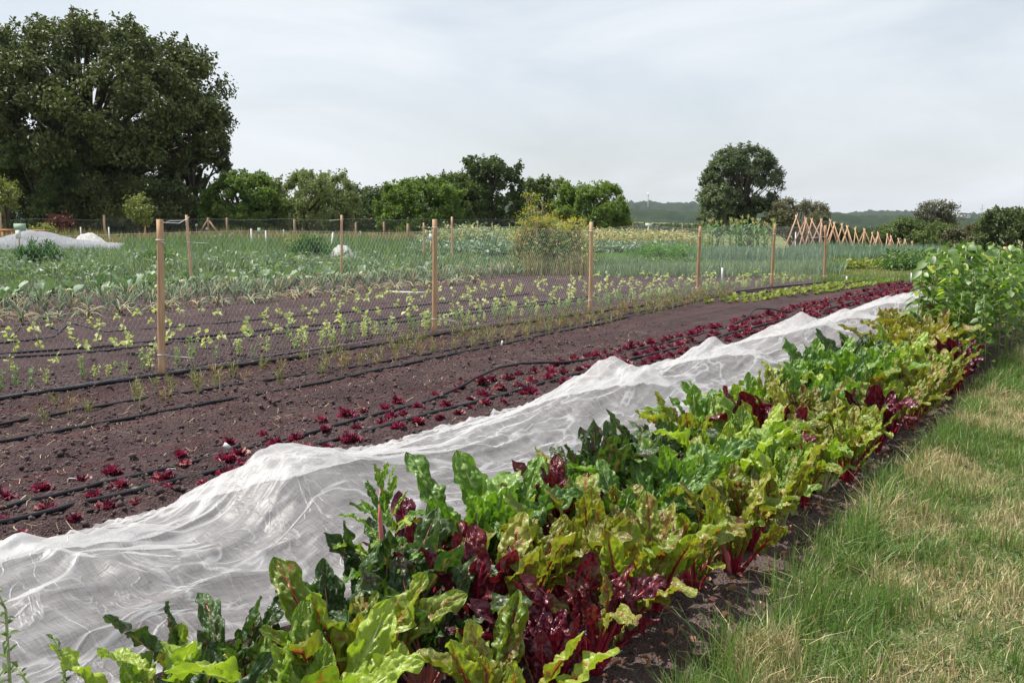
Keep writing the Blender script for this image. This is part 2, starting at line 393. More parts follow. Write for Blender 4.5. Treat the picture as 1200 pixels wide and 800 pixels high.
CH = {   # look of the leaf, stalk material, words
 'lime':   (chardmat('lime_chard_leaf', (.115, .205, .020), (.27, .36, .045), (.40, .46, .14)), 'palerib', 'lime green chard with pale ribs'),
 'limered':(chardmat('lime_red_vein_leaf', (.115, .20, .022), (.25, .335, .045), (.30, .05, .04), (.20, .07, .03), .2), 'redrib', 'lime chard with crimson stalks'),
 'green':  (chardmat('green_chard_leaf', (.058, .135, .018), (.13, .24, .030), (.24, .33, .12)), 'palerib', 'mid green chard with pale ribs'),
 'dark':   (chardmat('dark_chard_leaf', (.024, .062, .018), (.052, .11, .026), (.13, .11, .06), (.05, .025, .02), .15, .27), 'pinkrib', 'dark green glossy chard'),
 'bronze': (chardmat('bronze_chard_leaf', (.15, .18, .028), (.26, .29, .05), (.24, .03, .035), (.15, .035, .03), .12, .30), 'redrib', 'bronze chard with red veins'),
 'crimson':(chardmat('crimson_chard_leaf', (.060, .008, .016), (.12, .018, .024), (.26, .02, .05), (.15, .12, .03), .1, .22, .32, tcol=(1.7, .8, .8)), 'redrib', 'crimson leaved chard'),
 'purple': (chardmat('purple_beet_leaf', (.045, .006, .016), (.085, .012, .024), (.16, .01, .03), None, 0, .14, .28, tcol=(2.4, .6, .9)), 'redrib', 'glossy dark purple beet'),
 'yellow': (chardmat('yellow_bronze_leaf', (.19, .21, .045), (.28, .28, .065), (.20, .09, .03), (.17, .09, .03), .4, .26), 'yellowrib', 'tall yellow bronze chard'),
}

# ================================================================== GROUND (one sheet to the horizon)
def graded(lo, hi, step, far, g=1.18):
    a = list(np.arange(lo, hi+1e-6, step)); s = step
    while a[-1] < far: s = min(s*g, 300); a.append(a[-1]+s)
    s = step
    while a[0] > -far: s = min(s*g, 300); a.insert(0, a[0]-s)
    return np.array(a)
def edge_x(y):      # where the soil path meets the grass verge
    return -1.245+.15*(fbm(y*.9, y*0+3, 3, 5)-.5)+.05*(vn(y*5, y*0, 9)-.5)-.05*ss(6, 12, y)
def soil_h(x, y):
    """fine relief of the tilled beds"""
    near = np.exp(-np.hypot(x+4, y-4)/16)
    h = .030*(fbm(x*2.2, y*1.5, 3, 1)-.5)+near*(.050*(fbm(x*9, y*9, 4, 2, .62)-.5))
    c = fbm(x*15, y*15, 2, 11); h = h+near*.030*np.maximum(0, c-.56)*4+near*.03*np.maximum(0, fbm(x*7, y*7, 2, 12)-.6)*3
    # shallow furrows between the beds
    for fx, wd, dp in ((-5.95, .16, .025), (-7.95, .2, .02), (-6.3, .1, -.02), (-4.45, .1, .015)):
        h = h-dp*np.exp(-((x-fx)/wd)**2)
    return h
def gz(x, y): return T(x, y)+soil_h(np.asarray(x, float), np.asarray(y, float))*field_mask(x, y)
def field_mask(x, y):
    m = ss(-24, -23, x)*(1-ss(26.5, 28.5, y+.12*(x+8)))
    return m
gx = graded(-9.5, -.4, .034, 9000); gy = graded(1.2, 12, .036, 9000)
X, Y = np.meshgrid(gx, gy)
veg = 1-field_mask(X, Y)
veg = np.maximum(veg, ss(-.02, .12, X-edge_x(Y)))
far = ss(150, 400, np.hypot(X, Y))
Z = gz(X, Y)+np.where(X > edge_x(Y), .03*ss(0, .3, X-edge_x(Y)), 0)+(.05*(fbm(X*.8, Y*.8, 3, 40)-.5))*veg*(1-far)
g = MB(); g.grid(np.stack([X, Y, Z], -1), tint=veg)
m, t = newmat('soil_and_turf'); b = NB(t)
ob = b('ShaderNodeTexCoord').outputs['Object']
s1 = b.noise(1.3, 5, ob, .6); s2 = b.noise(40, 4, ob, .65); s3 = b('ShaderNodeTexVoronoi', {'Vector': ob, 'Scale': 85.0}).outputs['Distance']
soil = b.ramp(b.math('ADD', b.math('MULTIPLY', b.math('ADD', b.math('MULTIPLY', s1, .6), b.math('MULTIPLY', b.noise(7, 4, ob, .6), .4)), .5), b.math('MULTIPLY', s2, .5)), [(.32, (.034, .021, .022)), (.50, (.073, .047, .048)), (.68, (.140, .098, .096))])
fl = b.noise(150, 2, ob, .5); soil = b.mix(b('ShaderNodeMapRange', {0: fl, 1: .70, 2: .76}).outputs[0], soil, (.34, .26, .20))
v1 = b.noise(.55, 5, ob, .65); v2 = b.noise(22, 4, ob, .7)
turf = b.ramp(b.math('ADD', b.math('MULTIPLY', v1, .6), b.math('MULTIPLY', v2, .4)), [(.3, (.065, .10, .03)), (.5, (.13, .15, .06)), (.62, (.27, .23, .12)), (.75, (.36, .30, .17))])
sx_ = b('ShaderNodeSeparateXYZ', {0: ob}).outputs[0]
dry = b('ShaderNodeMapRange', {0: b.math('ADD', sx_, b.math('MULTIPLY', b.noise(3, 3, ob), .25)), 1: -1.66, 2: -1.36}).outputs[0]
soil = b.mix(b.math('MULTIPLY', dry, .55), soil, (.17, .125, .115))  # paler dry soil by the grass; colour also makes up for missing sunlight
damp = b('ShaderNodeMapRange', {0: b.noise(.9, 4, ob, .6), 1: .52, 2: .68}).outputs[0]
soil = b.mix(b.math('MULTIPLY', damp, .35), soil, (.028, .018, .018))
tn = b('ShaderNodeAttribute', attribute_name='tint').outputs['Fac']
fac = b('ShaderNodeMapRange', {0: b.math('ADD', tn, b.math('MULTIPLY', b.math('SUBTRACT', b.noise(6, 4, ob), .5), .6)), 1: .4, 2: .6}).outputs[0]
colr = b.mix(fac, soil, turf)
hh = b.math('ADD', b.math('MULTIPLY', s2, 1.0), b.math('MULTIPLY', s3, .6))
bp = b('ShaderNodeBump', {'Height': hh, 'Strength': 1.0, 'Distance': .03})
p = b('ShaderNodeBsdfPrincipled', {'Base Color': colr, 'Roughness': .95, 'Specular IOR Level': .15, 'Normal': bp.outputs[0]})
o = b('ShaderNodeOutputMaterial'); t.links.new(p.outputs[0], o.inputs[0])
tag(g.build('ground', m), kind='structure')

# crumbs of soil, pebbles, straw litter
def region(n, x0, x1, y0, y1, bias=1.5, r=rng):
    x = r.uniform(x0, x1, n); y = y0+(y1-y0)*r.random(n)**bias; return x, y
def crumbs(n, x0, x1, y0, y1, smin, smax, mat, name, bias=1.7):
    r = np.random.default_rng(n); x, y = region(n, x0, x1, y0, y1, bias, r)
    s_ = smin+(smax-smin)*r.random(n)**3
    base = np.array([(1, 0, 0), (-1, 0, 0), (0, 1, 0), (0, -1, 0), (0, 0, 1), (0, 0, -1)], float)
    v = base[None]*s_[:, None, None]*r.uniform(.55, 1.2, (n, 6, 1)); v[:, :, 2] *= .75
    a = r.uniform(0, 6.3, n); c, s = np.cos(a)[:, None], np.sin(a)[:, None]
    vx = v[:, :, 0]*c-v[:, :, 1]*s; vy = v[:, :, 0]*s+v[:, :, 1]*c
    v = np.stack([vx+x[:, None], vy+y[:, None], v[:, :, 2]+(gz(x, y)+s_*.35)[:, None]], -1)
    tr = np.array([(0, 2, 4), (2, 1, 4), (1, 3, 4), (3, 0, 4), (2, 0, 5), (1, 2, 5), (3, 1, 5), (0, 3, 5)])
    mb = MB().add(v.reshape(-1, 3), tris=(np.arange(n)[:, None, None]*6+tr).reshape(-1, 3), tint=np.repeat(r.random(n), 6))
    return tag(mb.build(name, mat), kind='stuff')
tag(crumbs(26000, -9.4, -4.1, 1.8, 14, .003, .019, M['crumb'], 'soil_crumbs'), 'dark crumbs of tilled soil strewn over the beds', 'soil')
tag(crumbs(2600, -9.4, -4.1, 1.8, 11, .014, .036, M['crumb'], 'soil_clods'), 'larger clods of dark soil lying on the tilled beds', 'soil')
tag(crumbs(5000, -2.7, -1.1, 1.8, 12, .003, .014, M['crumb'], 'soil_crumbs'), 'soil crumbs on the bare strip between chard and grass', 'soil')
tag(crumbs(1500, -9.4, -1.3, 1.8, 16, .002, .008, M['stone'], 'pebbles'), 'small pale pebbles scattered over the dark soil', 'pebbles')
def litter(n, x0, x1, y0, y1, l0, l1, name, label, mat='straw', bias=1.6):
    r = np.random.default_rng(n+1); x, y = region(n, x0, x1, y0, y1, bias, r)
    keep = fbm(x*1.2, y*1.2, 3, 77) > r.uniform(.3, .65, n); x = x[keep]; y = y[keep]; n = len(x)
    a = r.uniform(0, 6.3, n); l = r.uniform(l0, l1, n); bend = r.normal(0, .3, n); mb = MB()
    w_ = r.uniform(.0009, .0022, n)
    ts = np.linspace(-1, 1, 4)
    for sgn in (1,):
        P = []
        for tt in ts:
            aa = a+bend*tt; cx = x+np.cos(aa)*l*tt*.5; cy = y+np.sin(aa)*l*tt*.5
            cz = gz(cx, cy)+.004+r.random(n)*.010
            for s in (-1, 1): P.append(np.stack([cx-np.sin(a)*w_*s, cy+np.cos(a)*w_*s, cz], -1))
        v = np.stack(P, 1); q = np.concatenate([np.arange(n)[:, None]*8+np.array([2*k, 2*k+1, 2*k+3, 2*k+2]) for k in range(3)])
        mb.add(v.reshape(-1, 3), q, tint=np.repeat(r.random(n), 8))
    return tag(mb.build(name, M[mat]), label, 'straw', kind='stuff')
litter(2600, -9.3, -4.1, 1.8, 13, .02, .12, 'straw_litter', 'dry straw bits lying on the dark beds')
litter(1500, -1.75, -1.1, 1.8, 9, .02, .13, 'straw_litter', 'dry straw on the soil strip beside the grass', bias=1.2)

# ================================================================== GRASS VERGE
def verge(n, name, mat, label, dry, r):
    y = 1.9+(13.5)*r.random(n)**1.45; x = r.uniform(-1.5, .9, n)
    e = edge_x(y)
    pt = fbm(x*2.0, y*1.4, 4, 21)+.16*ss(.1, .8, x-e)*(1-.5*ss(5, 10, y))      # patchiness: dry patches away from the soil
    p = .12+.88*ss(.51, .64, pt) if dry else 1-.85*ss(.50, .66, pt)
    inside = ss(-.05, .06, x-e+.05*r.normal(size=n))
    k = r.random(n) < p*inside*(1-.75*ss(.15, .6, x)); x = x[k]; y = y[k]; pt = pt[k]; m_ = len(x)
    cl = fbm(x*7, y*7, 2, 31)
    x = x+.03*(vn(x*9, y*9, 3)-.5); h = (.03+.165*cl**1.5*r.uniform(.3, 1.3, m_))*(1-.35*ss(.1, .7, x-edge_x(y)))
    if dry: h = h*.8
    h = h*(1+.45*np.exp(-((x-edge_x(y)-.1)/.12)**2))
    mb = MB(); mb.blades(np.stack([x, y, gz(x, y)+.012], -1), h*1.25, r.uniform(.0022, .0048, m_)*(1+y*.06), .62, 3, tint=np.clip(.5+.5*(pt-.5)+r.normal(0, .25, m_), 0, 1), r=r, curve=.9)
    return tag(mb.build(name, mat), label, 'grass', kind='stuff')
verge(150000, 'grass', M['grassg'], 'green grass verge beside the chard bed', False, np.random.default_rng(3))
verge(135000, 'dry_grass', M['grassd'], 'straw coloured dry grass mixed in the verge', True, np.random.default_rng(4))
# a few long seed stalks
r = np.random.default_rng(5); y = r.uniform(2.4, 11, 120); x = edge_x(y)+r.uniform(-.02, .9, 120)
MBs = MB(); MBs.blades(np.stack([x, y, gz(x, y)], -1), r.uniform(.14, .26, 120), .0022, .5, 4, r=r)
tag(MBs.build('grass_stalks', M['straw']), 'long dry grass stalks standing above the verge', 'grass', kind='stuff')

# ================================================================== FLEECE ROW COVER
cy_ = np.array([.4, 1.2, 1.95, 2.3, 2.75, 2.95, 3.2, 3.45, 3.9, 4.5, 5.0, 5.6, 6.3, 6.8, 7.13, 7.5, 8.0, 8.5, 8.85, 9.3, 9.9, 10.8, 11.64, 12.1, 12.73, 13.53, 14.4, 15.98, 16.5, 17.2, 18.2, 19.3, 20.5, 21.8, 23.5])
ch_ = np.array([.30, .32, .34, .30, .21, .25, .43, .45, .33, .25, .23, .22, .34, .50, .36, .20, .23, .32, .40, .26, .18, .27, .44, .28, .23, .36, .18, .38, .24, .36, .2, .34, .2, .30, .05])
fx = np.linspace(-4.62, -2.55, 150); fy = np.concatenate([np.arange(.4, 9, .022), np.arange(9, 23.5, .045)])
X, Y = np.meshgrid(fx, fy)
Yw = Y+.10*(vn(X*1.5, Y*.8, 51)-.5)+.12*(X+3.5)        # ridges cross the bed slightly askew
A = np.interp(Yw, cy_, ch_)
for _ in range(2): A = (np.roll(A, 1, 0)+np.roll(A, -1, 0)+2*A)/4
xl = -4.36+.16*(vn(Y*0, Y*.9, 52)-.5)+.10*(1-ss(2, 3.4, Y))*-1.8*ss(0, 1, 1)*.6
s_ = np.where(X < -3.5, (X+3.5)/(xl+3.5), (X+3.5)/.95)
s_ = np.clip(s_, 0, 1.6)
prof = np.where(X < -3.5, np.clip(1-s_, 0, 1)**1.15*(1+.35*s_), 1-.62*ss(0, 1.1, s_))
prof = prof*(1-ss(1.0, 1.12, s_)*(X < -3.5))
Zf = A*prof
# draped folds: long wrinkles along the bed, pulled towards each hoop top
wx = X+.25*(fbm(X*.8, Y*.5, 3, 60)-.5); 
def ridge(a): return 1-np.abs(2*a-1)
f1 = ridge(fbm(wx*3.2+.25*Y, Y*.75, 2, 61)); f2 = ridge(fbm(wx*7.5-.4*Y, Y*1.6, 2, 62)); f3 = fbm(wx*22, Y*4.5, 3, 63)
f4 = ridge(fbm(wx*13+Y*1.1, Y*3.2, 2, 64))
amp = .35+.65*ss(.02, .18, Zf)
f5 = ridge(fbm(wx*17-Y*2.4, Y*5.5, 2, 65)); f6 = ridge(fbm(wx*6+Y*7, Y*9-wx*5, 2, 66))
mk = ss(.35, .6, fbm(X*1.6, Y*1.3, 2, 68))
Zf = Zf+amp*(.062*(f1**2.2-.45)+.024*(f2**3-.38)+.003*(f3-.5)+.010*(f4**6-.2)+.006*mk*(f5**8-.15))*(1-.5*ss(8, 14, Y))
for hy, hx in ((3.35, -3.5), (6.8, -3.5), (8.85, -3.5), (11.64, -3.5), (13.53, -3.5), (15.98, -3.5), (2.2, -3.35), (5.0, -3.15)):
    dx = X-hx; dy = (Y-hy)*.8; rr = np.hypot(dx, dy); an = np.arctan2(dy, dx)
    Zf += .026*np.exp(-(rr/.42)**2)*ss(.03, .22, rr)*(np.abs(np.sin(an*5+3*vn(an, an*0+hy, 66)))-.6)
    Zf += (.03*np.exp(-(rr/.12)**2) if hy > 6 else 0)
# a hoop line: low arch in the near corner
arc = np.exp(-((Y-2.05-.5*(X+3.35))/.045)**2)*np.clip(1-((X+3.35)/.6)**2, 0, 1); Zf = Zf+.03*arc
g0 = gz(X, Y)
lift = .012+.03*ridge(fbm(X*5, Y*2.5, 2, 70))**2*ss(.0, .3, 1.25-s_)
Zf = g0*(1-ss(.0, .12, Zf))+np.maximum(Zf, lift)
P = np.stack([X, Y, Zf], -1)
# drop what lies beyond the wavy hem
hem = X > xl-.05-.05*vn(Y*0, Y*4, 71)
fb = MB(); fb.grid(P, uv=np.stack([X, Y], -1).reshape(-1, 2))
q = fb.F[4][0]; keep = hem.reshape(-1)[q].all(1); fb.F[4][0] = q[keep]; fb.M[4][0] = fb.M[4][0][keep]
m, t = newmat('white_fleece'); b = NB(t)
uvn = b('ShaderNodeTexCoord').outputs['UV']
wa = b.noise(1.0, 3, b('ShaderNodeMapping', {'Vector': uvn, 'Scale': (190, 9, 1)}).outputs[0], .6)
wb = b.noise(1.0, 3, b('ShaderNodeMapping', {'Vector': uvn, 'Scale': (12, 150, 1)}).outputs[0], .6)
wv = b.math('ADD', b.math('MULTIPLY', wa, .5), b.math('MULTIPLY', wb, .5))
crk = b.noise(9, 5, uvn, .7, 1.2)
def crease(sc, vec, wd):      # thin pinched folds where the cloth doubles up
    n = b.noise(sc, 3, vec, .5, .8); return b('ShaderNodeMapRange', {0: b.math('ABSOLUTE', b.math('SUBTRACT', n, .5)), 1: wd*.8, 2: 0.0}).outputs[0]
v1_ = b('ShaderNodeMapping', {'Vector': uvn, 'Scale': (1, .30, 1), 'Rotation': (0, 0, .25)}).outputs[0]
v2_ = b('ShaderNodeMapping', {'Vector': uvn, 'Scale': (.6, 1, 1), 'Rotation': (0, 0, -.6)}).outputs[0]
c1_ = crease(3.6, v1_, .035); c2_ = crease(6.0, v2_, .024); c3_ = crease(15.0, v1_, .04)
cs = b.math('MINIMUM', b.math('ADD', c1_, b.math('MULTIPLY', c2_, .5)), 1.0)
big = b.noise(1.6, 3, uvn, .5)
tr_f = b('ShaderNodeMapRange', {0: b.math('ADD', b.math('ADD', b.math('MULTIPLY', wv, .55), b.math('MULTIPLY', crk, .2)), b.math('MULTIPLY', big, .25)), 1: .38, 2: .62, 3: .34, 4: .74}).outputs[0]
tr_f = b.math('MULTIPLY', tr_f, b.math('SUBTRACT', 1.0, b.math('MULTIPLY', cs, .75)))
bp = b('ShaderNodeBump', {'Height': b.math('ADD', b.math('ADD', b.math('MULTIPLY', crk, .7), b.math('MULTIPLY', wv, .3)), b.math('MULTIPLY', cs, .5)), 'Strength': .5, 'Distance': .014})
df = b('ShaderNodeBsdfDiffuse', {'Color': (.56, .57, .59, 1), 'Normal': bp.outputs[0]})
tl = b('ShaderNodeBsdfTranslucent', {'Color': (.78, .78, .78, 1), 'Normal': bp.outputs[0]})
gl = b('ShaderNodeBsdfGlossy', {'Color': (.8, .8, .8, 1), 'Roughness': .42, 'Normal': bp.outputs[0]})
s1_ = b('ShaderNodeMixShader', {0: .42, 1: df.outputs[0], 2: tl.outputs[0]})
s2_ = b('ShaderNodeMixShader', {0: .06, 1: s1_.outputs[0], 2: gl.outputs[0]})
tp = b('ShaderNodeBsdfTransparent')
s3_ = b('ShaderNodeMixShader', {0: tr_f, 1: s2_.outputs[0], 2: tp.outputs[0]})
o = b('ShaderNodeOutputMaterial'); t.links.new(s3_.outputs[0], o.inputs[0])
M['fleece'] = m
tag(fb.build('row_cover', m), 'long rumpled white fleece row cover draped over low hoops beside the chard', 'row cover')

# ================================================================== CHARD
def bladegeo(k):
    r = np.random.default_rng(100+k)
    nu, nv = 21, 54
    sl = r.uniform(.14, .20); bl = r.uniform(.24, .33); W = bl*r.uniform(.18, .26)
    style = k % 4        # 0 upright, 1 arching, 2 flopping tip, 3 curled
    th0 = r.uniform(.02, .12); th1 = {0: .35, 1: 1.25, 2: 2.1, 3: -.5}[style]+r.normal(0, .15)
    n = 60; s = np.linspace(0, sl+bl, n); q = s/(sl+bl)
    th = th0+(th1-th0)*np.clip((q-.18)/.82, 0, 1)**(1.5 if style != 2 else 2.2)
    cx = np.concatenate([[0], np.cumsum(np.sin(th[:-1]))])*(s[1]-s[0]); cz = np.concatenate([[0], np.cumsum(np.cos(th[:-1]))])*(s[1]-s[0])
    v = np.linspace(0, 1, nv); ss_ = sl+bl*v
    CX = np.interp(ss_, s, cx); CZ = np.interp(ss_, s, cz); TH = np.interp(ss_, s, th)
    u = np.linspace(-1, 1, nu)
    wv_ = np.sqrt(np.clip(v, 0, 1))**.9*np.clip(1-v**3.2, 0, 1)**.62*W; wv_[0] = .006
    wv_ = wv_*(1-.22*np.exp(-((v-.10)/.10)**2))
    U, V = np.meshgrid(u, v)
    wr = 1+.07*np.sin(V*r.uniform(24, 34)+np.sign(U)*2+r.uniform(0, 6))+.07*(vn(V*14+k, U*3+7, k)-.5)*2
    Wd = wv_[:, None]*wr
    tw = r.normal(0, .5)*V**1.3
    side = U*Wd
    cup = r.uniform(-.25, .55)
    nv_ = r.uniform(6.5, 8)
    ph = V*7.5-np.abs(U)*2.1
    bub = np.abs(np.sin(PI*ph))**.7*(1-.35*np.abs(U))*np.clip(np.abs(U)*5, 0, 1)
    bub = bub*(.5+vn(V*16, U*6+20, k+9))
    env = np.sin(PI*np.clip(V, .02, .98))**.5
    nrm = cup*side**2/W*1.2+env*(.0105*bub+.012*(vn(V*9+3, U*3+9, k+5)-.5)*2+.0075*(vn(V*26+3, U*7+9, k+6)-.5)*2)
    nrm = nrm+np.abs(U)**2.5*r.uniform(.012, .026)*np.sin(V*r.uniform(13, 22)+np.sign(U)*r.uniform(0, 3)+r.uniform(0, 6))*env
    st = np.sin(tw); ct = np.cos(tw)
    sx = side*ct-nrm*st; nn = side*st+nrm*ct
    # local frame: side = Y axis, normal points inward/up
    Nx = -np.cos(TH)[:, None]; Nz = np.sin(TH)[:, None]
    Pp = np.stack([CX[:, None]+Nx*nn, sx, CZ[:, None]+Nz*nn], -1)
    mb = MB(); mb.grid(Pp, uv=np.stack([U*.5*np.clip(wv_[:, None]/W*1.1, .25, 1)+.5, V], -1).reshape(-1, 2))
    blade = mb.mesh('leaf', CH['lime'][0])
    # stalk continues as the raised midrib
    m2 = MB(); s2 = np.concatenate([np.linspace(0, sl, 8), np.linspace(sl+.02, sl+bl*.8, 10)])
    px_ = np.interp(s2, s, cx); pz_ = np.interp(s2, s, cz); tt = np.interp(s2, s, th)
    rad = np.interp(s2, [0, sl*.5, sl, sl+bl*.4, sl+bl*.8], [.013, .0095, .0068, .0034, .0012])
    off = np.interp(s2, [0, sl, sl+.03], [0, 0, .002])
    m2.tube(np.stack([px_+np.cos(tt)*off, 0*s2, pz_-np.sin(tt)*off], -1), rad, 7, flat=1.0)
    stalk = m2.mesh('stalk', M['redrib'])
    return blade, stalk, sl+bl
LEAVES = [bladegeo(k) for k in range(16)]
BYSTYLE = {s: [i for i in range(16) if i % 4 == s] for s in range(4)}
def make_chard(kind, x, y, r, size=1.0, n=12, bolt=False):
    mat, rib, words = CH[kind]; z = float(gz(x, y)); grassy = x > -1.72
    root = empty('beet' if kind == 'purple' else 'chard', (x, y, z-.01), r.uniform(0, 6.28))
    for i in range(n):
        q = (i+.5)/n                                     # 0 outer .. 1 inner
        sty = 1 if q < .35 and r.random() < (.3 if grassy else .55) else (2 if q < .5 and r.random() < .35 else (3 if r.random() < .18 else 0))
        k = int(r.choice(BYSTYLE[sty])); bl, st, ln = LEAVES[k]
        sc = size*(.76+.34*math.sin(PI*min(1, .25+q*.75)))*(r.uniform(.84, 1.12) if i % 3 else r.uniform(.5, .8))
        tilt = (1-q)**1.1*r.uniform(.55, .95)+r.uniform(.0, .12)
        if sty in (1, 2): tilt *= .55
        if grassy: tilt *= .8
        az = i*2.39996+r.normal(0, .3)
        lf = link('leaf', bl, root); lf.material_slots[0].link = 'OBJECT'
        mm = mat
        if kind in ('lime', 'green') and r.random() < .16: mm = CH['limered' if r.random() < .6 else 'bronze'][0]
        if kind == 'crimson' and r.random() < .5: mm = CH['bronze' if r.random() < .7 else 'purple'][0]
        if kind in ('limered', 'bronze') and r.random() < .25: mm = CH['bronze' if kind == 'limered' else 'limered'][0]
        lf.material_slots[0].material = mm
        rt = Matrix.Rotation(az, 4, 'Z') @ Matrix.Rotation(tilt, 4, 'Y') @ Matrix.Rotation(r.normal(0, .35), 4, 'Z')
        off = Matrix.Translation((math.cos(az)*.022*(1-q), math.sin(az)*.022*(1-q), 0))
        lf.matrix_local = off @ rt @ Matrix.Diagonal((sc, sc*r.uniform(.9, 1.15), sc, 1))
        sk = link('stalk', st, lf); sk.material_slots[0].link = 'OBJECT'
        sk.material_slots[0].material = M[rib if r.random() > .08 else 'pinkrib']
    if bolt:
        b_ = MB(); pts = [(0, 0, 0), (.01, 0, .25), (.0, .015, .5), (.01, .01, .62)]; b_.tube(pts, [.012, .010, .008, .003], 8)
        b_.build('flower_stem', M['pinkrib'], root)
        for j in range(26):
            hz = .28+.36*(j/26); bl, st, ln = LEAVES[int(r.choice(BYSTYLE[1 if j < 14 else 0]))]
            lf = link('leaf', bl, root); lf.material_slots[0].link = 'OBJECT'; lf.material_slots[0].material = CH['green' if j % 3 else 'lime'][0]
            sc = (.50-.30*(j/26))*size
            lf.matrix_local = Matrix.Translation((0, 0, hz-.10*sc)) @ Matrix.Rotation(j*2.4, 4, 'Z') @ Matrix.Rotation(.75-.55*j/26, 4, 'Y') @ Matrix.Diagonal((sc,)*3+(1,))
    return root
# which look grows where, read off the photograph (pixel, look)
ANCH = [((640, 760), 'purple'), ((660, 850), 'purple'), ((610, 820), 'purple'), ((560, 830), 'lime'), ((330, 705), 'dark'), ((285, 725), 'dark'), ((400, 745), 'green'), ((450, 705), 'green'), ((505, 705), 'dark'), ((690, 800), 'crimson'), ((730, 730), 'limered'), ((470, 840), 'green'), ((380, 800), 'lime'), ((540, 690), 'bronze'), ((600, 745), 'lime'), ((505, 650), 'crimson'), ((480, 690), 'green'), ((560, 690), 'green'), ((575, 650), 'bronze'), ((635, 680), 'bronze'), ((590, 590), 'green'),
        ((690, 690), 'lime'), ((745, 690), 'bronze'), ((800, 660), 'limered'), ((840, 640), 'limered'), ((300, 690), 'dark'), ((340, 740), 'lime'), ((670, 730), 'crimson'), ((720, 650), 'limered'), ((660, 660), 'bronze'), ((760, 640), 'limered'), ((540, 610), 'green'), ((820, 590), 'bronze'), ((860, 600), 'bronze'), ((700, 620), 'bronze'), ((1000, 590), 'limered'), ((385, 700), 'dark'), ((430, 760), 'lime'),
        ((250, 770), 'bronze'), ((480, 770), 'dark'), ((540, 740), 'lime'), ((230, 780), 'lime'), ((700, 560), 'dark'), ((665, 570), 'green'), ((740, 600), 'green'), ((790, 560), 'green'), ((790, 500), 'bronze'), ((755, 520), 'dark'),
        ((830, 480), 'green'), ((870, 520), 'lime'), ((900, 600), 'bronze'), ((880, 560), 'lime'), ((940, 560), 'lime'), ((930, 480), 'crimson'), ((960, 510), 'lime'), ((900, 440), 'green'), ((950, 430), 'green'),
        ((1000, 470), 'lime'), ((990, 400), 'dark'), ((1040, 480), 'green'), ((1035, 500), 'purple'), ((1060, 470), 'limered'), ((1060, 385), 'yellow'), ((1090, 400), 'yellow'), ((1050, 420), 'lime'), ((1100, 440), 'lime'), ((1135, 420), 'purple'), ((1120, 450), 'crimson'), ((1150, 450), 'purple'),
        ((1010, 430), 'green'), ((1000, 540), 'lime'), ((970, 470), 'green'), ((860, 470), 'lime'), ((1080, 430), 'bronze'), ((1120, 400), 'green')]
r = np.random.default_rng(42)
rows = {-1.54: [], -1.92: [], -2.29: []}; names = {-1.54: 'the grass-side row', -1.92: 'the middle row', -2.29: 'the fleece-side row'}
spots = []
for rx in rows:
    y = {-1.54: 2.25, -1.92: 1.55, -2.29: 1.72}[rx]
    while y < (10.6 if rx > -1.7 else 12.6):
        x = rx+r.normal(0, .035); px, py = pj(x, y, .35)
        kind = min(ANCH, key=lambda a: math.hypot(a[0][0]-px, (a[0][1]-py)*1.2)+r.uniform(0, 22))[1]
        if rx > -1.7 and kind in ('lime', 'green', 'dark') and r.random() < .6: kind = 'limered' if r.random() < .85 else 'bronze'
        if rx < -1.7 and kind in ('lime', 'green') and r.random() < .15: kind = str(r.choice(['bronze', 'limered', 'dark', 'crimson']))
        spots.append([rx, x, y, kind]); y += r.uniform(.27, .33)
taken = set()
for fx_, fy_, kd in ((640, 750, 'purple'), (700, 760, 'crimson'), (510, 650, 'crimson'), (600, 640, 'bronze'), (600, 600, 'green'), (740, 650, 'bronze'), (925, 490, 'crimson'), (1035, 500, 'purple'), (1140, 425, 'purple'),
                     (1118, 450, 'crimson'), (885, 600, 'bronze'), (635, 690, 'crimson'), (330, 700, 'dark'), (400, 690, 'dark'), (820, 640, 'limered'), (790, 490, 'dark')):
    i = min((i for i in range(len(spots)) if i not in taken), key=lambda i: math.hypot(*np.subtract(pj(spots[i][1], spots[i][2], .28), (fx_, fy_)))); taken.add(i); spots[i][3] = kd
for i, (rx, x, y, kind) in enumerate(spots):
    size = {-1.54: .90, -1.92: 1.08, -2.29: 1.08}[rx]*r.uniform(.85, 1.14)
    if kind == 'yellow': size *= 1.18
    if rx == -2.29 and y < 2.2: size *= .8
    bolt = rx == -2.29 and i == min((j for j in range(len(spots)) if spots[j][0] == rx), key=lambda j: abs(spots[j][2]-2.72))
    o = make_chard(kind, x, y, r, size, 18, bolt)
    rows[rx].append((o, ('bolting ' if bolt else '')+CH[kind][2]))
for rx, lst in rows.items():
    label_row(lst, names[rx], 'chard plant', 'chard and beet plants in the long bed', 'from the front', 'from the far end', 17, 17)

# withered leaves lying at the feet of the chard
def wither(n):
    r = np.random.default_rng(8); y = 2.3+8.5*r.random(n)**1.3; x = -1.42+r.normal(0, .07, n)
    mb = MB(); N = r.normal(0, .5, (n, 3)); N[:, 2] += 1
    mb.leaves(np.stack([x, y, gz(x, y)+.012+r.random(n)*.02], -1), r.uniform(.012, .048, n), N, fold=.7, r=r, asp=.5)
    return mb.build('withered_leaves', M['wither'])
tag(wither(230), 'withered tan and pink chard leaves fallen on the soil', 'fallen leaves', kind='stuff')

